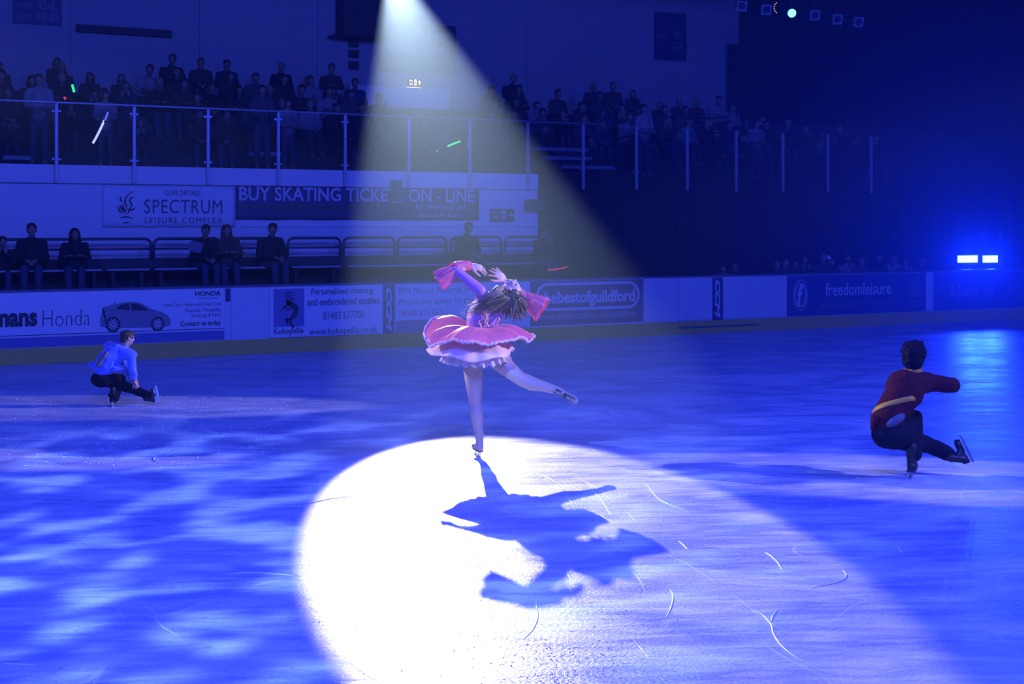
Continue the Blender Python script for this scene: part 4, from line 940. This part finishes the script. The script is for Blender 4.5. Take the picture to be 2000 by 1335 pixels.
PR = [('a', seated('a', .05, 1.0, False, 'lap')), ('b', seated('b', .12, .97, True, 'cross', turn=.3)), ('c', seated('c', .25, 1.03, False, 'cross', turn=-.35)), ('d', seated('d', .0, .86, True, 'lap', turn=-.2)),
      ('e', seated('e', .1, .95, False, 'clap', turn=.1)), ('f', seated('f', .15, .78, False, 'clap', turn=-.1)), ('s', standing(1.0)), ('t', standing(.85))]
used = {}
def place(kind, loc, rz, coat_i, hair_i, label, group, vis=True):
    if kind not in used:
        spec = dict(PR)[kind]
        r = build_person(spec, .026, COATS[coat_i], HAIRS[hair_i], label, loc, rz, group); used[kind] = r
        for ch in r.children:
            if ch.name.startswith(('jacket', 'hair')):
                ch.material_slots[0].link = 'OBJECT'; ch.material_slots[0].material = COATS[coat_i] if ch.name.startswith('jacket') else HAIRS[hair_i]
        return r
    src = used[kind]; r = src.copy(); C.objects.link(r); r.location = loc; r.rotation_euler = (0, 0, rz); r['label'] = label; r['category'] = 'person'; r['group'] = group
    for ch in list(src.children):
        c = ch.copy(); C.objects.link(c); c.parent = r
        if c.name.startswith('jacket'): c.material_slots[0].link = 'OBJECT'; c.material_slots[0].material = COATS[coat_i]
        if c.name.startswith('hair'): c.material_slots[0].link = 'OBJECT'; c.material_slots[0].material = HAIRS[hair_i]
    return r
ROWN = ['front', 'second', 'third', 'fourth', 'top']
def bay(x):
    marks = [(5.5, 'at the far left end'), (7.6, 'under the long dark vent'), (10.2, 'left of the duct casing'), (13.4, 'beneath the duct casing'), (16.8, 'near the lit exit sign'), (20.0, 'just right of the light beam'), (23.0, 'beneath the H seat sign'), (99, 'near the tall black drape')]
    for m, s in marks:
        if x < m: return s
rnd = random.Random(11)
for k in range(5):
    Y = 28.0+.85*k+.45; zf = 3.37+.36*k; x = 3.6+rnd.random()*.3
    while x < 27.2:
        s_ = (x*CA-Y*SA)/(x*SA+Y*CA); px = 1000+F*s_
        skip = px < -30 or px > 1700
        if k >= 1 and 735 < px < 925: skip = True
        if k == 4 and (rnd.random() < .45 or px > 1260): skip = True
        if k == 3 and (rnd.random() < .12 or px > 1440): skip = True
        if k == 2 and px > 1520: skip = True
        if k == 0 and rnd.random() < .22: skip = True
        if rnd.random() < .06: skip = True
        if not skip:
            kd = rnd.choice('abcdeaf'); ci = rnd.choice([0, 0, 1, 1, 2, 3, 4, 6, 5] if k < 4 else [0, 1, 4]); hi = rnd.choice([0, 1, 3, 3, 2])
            lb = f'seated spectator in {CN[ci]} coat, {ROWN[k]} row of upper stand, {bay(x)}'
            place(kd, (x, Y+rnd.uniform(-.06, .06), zf), rnd.uniform(-.35, .1), ci, hi, lb, f'spectators in {CN[ci]} coats in the {ROWN[k]} row {bay(x)}')
        x += rnd.uniform(.58, .68)
for px, kd, ci, lb in ((75, 's', 5, 'spectator in pale top standing behind the leftmost glass panels'), (205, 't', 5, 'child in pale top standing behind glass holding the white glowing wand'), (560, 't', 5, 'child in pale top standing behind the glass left of the beam'), (1255, 's', 5, 'spectator in pale top standing just right of the beam behind glass'), (1475, 't', 5, 'child in pale top standing near the end of the glass balustrade'), (510, 's', 3, 'grey coated spectator standing behind the glass above the ticket banner')):
    p = onY(px, 300, 27.6); place(kd, (p.x, 27.55, 3.40), rnd.uniform(-.3, .1), ci, 3, lb, 'spectators standing behind the glass')
# upper bench boards seen between spectators
for k, (px0, px1, py) in enumerate(((1035, 1135, 290), (1050, 1140, 308), (1080, 1180, 326), (480, 540, 300), (0, 55, 308))):
    a, b = onY(px0, py, 27.9+.1*0), onY(px1, py, 27.9)
    Yk = 28.35-.0*k
    tag(obj('bench_board', BX(a.x, b.x, 27.62-.08*(k % 3), 27.66+.1-.08*(k % 3), a.z-.05, a.z+.03, bev=.005), mat('pale_bench_board', (.30, .31, .35), .6)), ('upper', 'middle', 'lower', 'short', 'far left')[k]+(' pale bench board behind the glass right of the beam' if k < 3 else ' pale bench board behind the glass of the balcony'), 'bench board')

# lower stand spectators, each of their own
def low(px, pyh, kind_args, ci, hi, label, rz=0, Y=26.14, vox=.018):
    body = seated('l', **kind_args); p = onY(px, pyh, Y)
    return build_person(body, vox, COATS[ci], HAIRS[hi], label, (p.x, Y, 1.02), rz)
low(6, 450, dict(scale=.84, arms='clap', turn=.2), 0, 0, 'child in dark coat at the left edge of the lower bench', -.2)
low(62, 425, dict(scale=1.02, arms='lap', turn=.1), 0, 0, 'man in dark padded jacket seated on the lower bench at the left', -.2)
low(146, 441, dict(scale=.95, long_hair=True, arms='cross', turn=.2), 0, 0, 'long haired spectator in dark coat alone on the lower bench', -.2)
low(394, 435, dict(scale=1.0, lean=.15, arms='lap', turn=-.4), 0, 3, 'spectator in black jacket holding a paper, left one of the seated couple', .1)
low(441, 432, dict(scale=1.0, long_hair=True, arms='cross', turn=.1), 4, 3, 'spectator in dark striped jacket, right one of the seated couple', -.1)
low(524, 433, dict(scale=1.02, lean=.1, wide=1.15, turn=-.5), 0, 0, 'broad man in dark coat seated alone below the ticket banner', .2)
low(906, 433, dict(scale=1.04, lean=.1, wide=1.15, turn=-.4), 0, 0, 'dark figure seated alone inside the light beam', .2)
p = onY(382, 482, 25.75)
bm = BX(-.13, .13, -.006, .006, -.10, .10); bm.transform(Matrix.Translation(p) @ Euler((.3, .25, .1)).to_matrix().to_4x4())
tag(obj('printed_leaflet', bm, mat('leaflet_paper', (.30, .30, .36), .8, col2=(.06, .06, .10), scale=25)), 'printed leaflet held by the left one of the seated couple', 'leaflet')
p = onY(1066, 480, 26.3); place('e', (p.x-.3, 26.14, 1.02), .4, 0, 0, 'person in dark top sitting at the very end of the white wall', 'lower stand spectators')
# spectators looking over the boards on the right
hx = [(1405, 516, 3, 'f'), (1432, 512, 0, 'd'), (1512, 508, 1, 'b'), (1530, 505, 1, 'a'), (1550, 508, 0, 'd'), (1569, 500, 3, 'e'), (1602, 497, 1, 'c'), (1618, 503, 3, 'b'), (1652, 498, 5, 'e'), (1681, 503, 3, 'd'), (1712, 497, 0, 'a'), (1742, 497, 5, 'b'), (1762, 505, 3, 'f'), (1798, 503, 0, 'a')]
hgt = {'a': 1.245, 'b': 1.215, 'c': 1.25, 'd': 1.09, 'e': 1.185, 'f': 1.0}
mk = ['above the second narrow dark strip', 'just right of the second narrow dark strip', 'above the end of the wide white board', 'above the f emblem, left one', 'above the f emblem, right one', 'left of the pale cap', 'wearing a pale cap', 'just right of the pale cap', 'in pale top above the leisure lettering', 'above the end of the leisure lettering', 'left of the pale dressed one above the flame emblem', 'in pale top above the flame emblem', 'above the flame emblem, small', 'nearest the glowing lamps']
hi_ = 0
for (px, py, ci, kd), lb in zip(hx, mk):
    Y = (25.0, 25.9, 26.6)[hi_ % 3]; hi_ += 1; p = onY(px, py, Y); r = place(kd, (p.x, Y, p.z-hgt[kd]), rnd.uniform(-.5, -.1), ci, 3, 'spectator behind the boards '+lb, 'spectators looking over the boards')
struct(obj('floor_right_terrace', BX(16, 52, YB+.12, 26.9, .0, .16), DARKT))
p = onY(1602, 497, 25.0)
bm = bmesh.new(); ball(bm, (p.x-.0, 24.80, p.z-.075), (.10, .115, .085), sub=3)
for v in list(bm.verts):
    if v.co.z < p.z-.10: v.co.z = p.z-.10
t = tag(obj('knitted_cap', bm, mat('pale_knit', (.62, .62, .68), .9, bump=.5, scale=60), None, True), 'pale knitted cap on a spectator behind the boards', 'cap')

# ================================================================== GLOW WANDS
def wand(pts, r, m, label, Y, hm=None):
    q = [onY(x, y, Y) for x, y in pts]; t = thing('glow_wand', label, 'glow wand', q[0])
    P('glow_tube', TUBE(spline(q, 3), r, 8), m, t, smooth=True)
    c = q[-1]+(q[-1]-q[-2]).normalized()*.05; P('handle', TUBE([q[-1], c], r*1.3, 8), hm or BLACKM, t)
    return t
wand([(211, 219), (205, 235)], .02, mat('wand_dim_blue', (.2, .2, .6), .4, emit=(.15, .2, 1), estr=.9), 'small round blue light at the tip of the long white wand', 27.2)
wand([(204, 235), (196, 252), (188, 268), (181, 280)], .022, mat('wand_white', (.5, .5, .9), .4, emit=(.5, .6, 1), estr=1.6), 'long white and blue glowing wand behind the glass', 27.2)
wand([(141, 165), (145, 180)], .025, mat('wand_green', (.1, .5, .2), .4, emit=(.03, .9, .25), estr=1.2), 'green glowing wand raised above the left end of the balustrade', 28.5)
wand([(125, 189), (128, 194)], .02, mat('wand_red', (.6, .05, .05), .4, emit=(1, .05, .08), estr=.8), 'tiny red glowing light beside the raised green wand', 28.5)
wand([(899, 276), (887, 280), (873, 286)], .020, MATS['wand_green'], 'green glowing wand inside the light beam behind the glass', 27.2)
wand([(855, 296), (852, 293)], .014, mat('wand_dim_green', (.1, .4, .2), .4, emit=(.03, .5, .3), estr=.7), 'faint green glow left of the green wand in the beam', 27.2)
wand([(1070, 527), (1090, 525), (1108, 521)], .012, mat('wand_red_dim', (.6, .1, .1), .4, emit=(.8, .06, .10), estr=.5), 'thin red glowing wand above the dark local guide advert', 25.0)

# ================================================================== LAMPS ON THE BOARDS, TRUSS
def led_lamp(px0, px1, py0, py1, label):
    Y = 24.75; a, b = onY(px0, py0, Y), onY(px1, py1, Y); cx = (a.x+b.x)/2; L = b.x-a.x
    t = thing('stage_lamp', label, 'stage lamp', (cx, Y, .62))
    rz = -.55
    P('housing', BX(a.x-.03, b.x+.03, Y+.02, Y+.2, b.z-.04, a.z+.04, bev=.02), BLACKM, t)
    m = mat('lamp_face', (.5, .7, 1), .4, emit=(.42, .82, 1.0), estr=2.3)
    n = 6
    for k in range(n):
        bm = BX(a.x+L*k/n+.008, a.x+L*(k+1)/n-.008, Y-.005, Y+.02, b.z, a.z, bev=.004); P('light_cell', bm, m, t)
    for s in (-1, 1): P('stand_leg', BX(cx+s*.14-.015, cx+s*.14+.015, Y+.06, Y+.1, .62, b.z-.02), BLACKM, t)
    P('foot_plate', BX(cx-.25, cx+.25, Y-.05, Y+.25, .62, .64), BLACKM, t)
    o = spot('lamp_beam', (cx, Y-.06, (a.z+b.z)/2), (0, 0, 2.6), 26, 2100, (0.005, .026, 1.0), .05, 1.0)
    return t
led_lamp(1871, 1910, 499, 512, 'glowing blue white lamp on the barrier, left one of the pair')
led_lamp(1920, 1949, 499, 512, 'glowing blue white lamp on the barrier, right one of the pair')

YTR = 29.7; ZTR = 8.75
tr = thing('lighting_truss', 'dark lighting truss carrying stage cans near the ceiling', 'truss', (25, YTR, ZTR))
chords = [(0, 0), (0, .35), (.35, .17)]
for dy, dz in chords: P('chord', TUBE([(9, YTR+dy, ZTR+dz), (42, YTR+dy, ZTR+dz)], .025, 8), BLACKM, tr)
bm = bmesh.new(); x = 9
while x < 42:
    for (a, b) in ((0, 1), (1, 2), (2, 0)):
        p, q = chords[a], chords[b]; tube(bm, [(x, YTR+p[0], ZTR+p[1]), (x+.35, YTR+q[0], ZTR+q[1])], .012, 5)
    x += .35
P('lacing', bm, BLACKM, tr)
for x in (12, 26, 40): P('hanging_cable', TUBE([(x, YTR+.1, ZTR+.3), (x, YTR+.1, 12.0)], .012, 6), BLACKM, tr)
LENSD = mat('dark_lens', (.03, .04, .10), .15); CANM = mat('can_metal', (.14, .15, .2), .5, metal=.3)
cans = [(1449, 12, 0, 'first'), (1497, 19, 0, 'second'), (1547, 26, 1, 'lit'), (1592, 30, 0, 'fourth'), (1636, 38, 0, 'fifth'), (1677, 43, 0, 'last')]
for px, py, lit, nm in cans:
    c = onY(px, py, YTR); d = (Vector((0, 0, 2.3))-c).normalized() if lit else Vector((-.35, -.86, -.35)).normalized()
    if lit: d = (d+Vector((.25, 0, -.1))).normalized()
    t = thing('stage_can', ('cyan lit round stage can, the only one shining on the truss' if lit else f'unlit square framed stage can, {nm} from the left on the truss'), 'stage light', (c.x, YTR, ZTR), 0, 'stage cans on the truss')
    R_ = 0.125; P('can', TUBE([c-d*.32, c-d*.28, c-d*.02], [.06, R_*.9, R_], 20), CANM, t, smooth=False)
    if not lit:
        bm = bmesh.new(); u, v = frame_of(d); u = Vector((0, 0, 1)); u = (u-d*u.dot(d)).normalized(); v = d.cross(u)
        o_, i_ = [], []
        for k in range(32):
            a = 2*PI*k/32; cc, ss = math.cos(a), math.sin(a); q = 1/max(abs(cc), abs(ss))
            o_.append(bm.verts.new(c+(u*cc+v*ss)*q*R_*1.12)); i_.append(bm.verts.new(c+(u*cc+v*ss)*R_*.80))
        for k in range(32): bm.faces.new((o_[k], o_[(k+1) % 32], i_[(k+1) % 32], i_[k]))
        P('filter_frame', bm, mat('filter_frame_metal', (.35, .36, .42), .5), t)
    bm = bmesh.new(); tube(bm, [c-d*.015, c-d*.005], [R_*.9, R_*.86], 24)
    P('lens', bm, mat('lit_lens', (.2, .6, .8), .3, emit=(.18, .85, 1.0), estr=3.0) if lit else LENSD, t)
    P('yoke', TUBE([c-d*.15+Vector((0, 0, .05)), (c.x, YTR, ZTR)], .014, 6), BLACKM, t)
    if lit:
        bm = bmesh.new()
        for k in range(6):
            a = .9+k*.42; q = onY(px-26+9*math.cos(a+1.2), py-13-11*math.sin(a+1.2)+2, YTR); ball(bm, q, .018, sub=1)
        P('bulb_ring', bm, mat('amber_bulbs', (.6, .4, .2), .4, emit=(1, .55, .2), estr=.9), t)
# the follow spot itself, just above the frame
d = (c2w(0.22, 11.21, 0)-FOLLOW).normalized()
t = thing('follow_spotlight', 'long white beam follow spotlight hanging from the truss above the stand', 'stage light', (FOLLOW.x, FOLLOW.y, FOLLOW.z))
P('barrel', TUBE([FOLLOW-d*.9, FOLLOW-d*.85, FOLLOW-d*.2], [.10, .17, .17], 24), CANM, t)
P('yoke', TUBE([FOLLOW-d*.5, (FOLLOW.x, YTR, ZTR)], .02, 8), BLACKM, t)

# ================================================================== SKATE MARKS ON THE ICE
GM = mat('groove_frost', (.9, .92, .97), .3, var=.03)
marks = [[(1054, 1160), (1048, 1180), (1050, 1205), (1040, 1230), (1020, 1250)], [(1308, 1150), (1315, 1165), (1310, 1188), (1301, 1206)], [(1494, 1078), (1508, 1088), (1520, 1100), (1528, 1114)], [(1325, 1056), (1333, 1063), (1343, 1073)],
         [(1475, 1192), (1492, 1203), (1506, 1220), (1512, 1240), (1530, 1265), (1565, 1290), (1612, 1314)], [(1058, 930), (1090, 945), (1104, 962), (1118, 985)], [(1150, 942), (1162, 962), (1180, 985), (1193, 1008)], [(1645, 1112), (1653, 1124), (1640, 1135), (1585, 1148)],
         [(1262, 945), (1275, 962), (1295, 980), (1350, 1000)], [(1520, 1190), (1510, 1202), (1506, 1215)], [(580, 990), (640, 975), (700, 968)], [(310, 1195), (302, 1205), (320, 1225), (350, 1240)], [(0, 1296), (70, 1298)], [(330, 880), (300, 895), (310, 905)], [(440, 1120), (500, 1118), (580, 1124)]]
rm = random.Random(5)
bm = bmesh.new()
for mk_ in marks:
    q = spline([ice(x, y) for x, y in mk_], 6); n_ = len(q)
    tube(bm, [Vector((p.x, p.y, .0005)) for p in q], [.0015+.005*math.sin(PI*i/(n_-1)) for i in range(n_)], 6)
o = obj('skate_grooves', bm, GM, None, True); tag(o, 'curved white skate grooves cut into the near ice', 'skate marks'); o['kind'] = 'stuff'
bm = bmesh.new()
for k in range(420):
    x, y = rm.uniform(600, 1500), rm.uniform(900, 1335)
    if rm.random() < .5: x, y = rm.gauss(1110, 80), rm.gauss(1290, 25)
    p = ice(x, y); s = rm.uniform(.002, .006); ball(bm, (p.x, p.y, 0.001), (s, s, s*.6), sub=1)
for k in range(500):
    p = ice(rm.uniform(0, 560), rm.uniform(768, 910)); s = rm.uniform(.002, .007); ball(bm, (p.x, p.y, .001), (s*2, s*2, s*.6), sub=1)
o = obj('ice_crumbs', bm, GM, None, True); tag(o, 'tiny glinting crumbs of shaved ice scattered on the rink', 'ice crumbs'); o['kind'] = 'stuff'
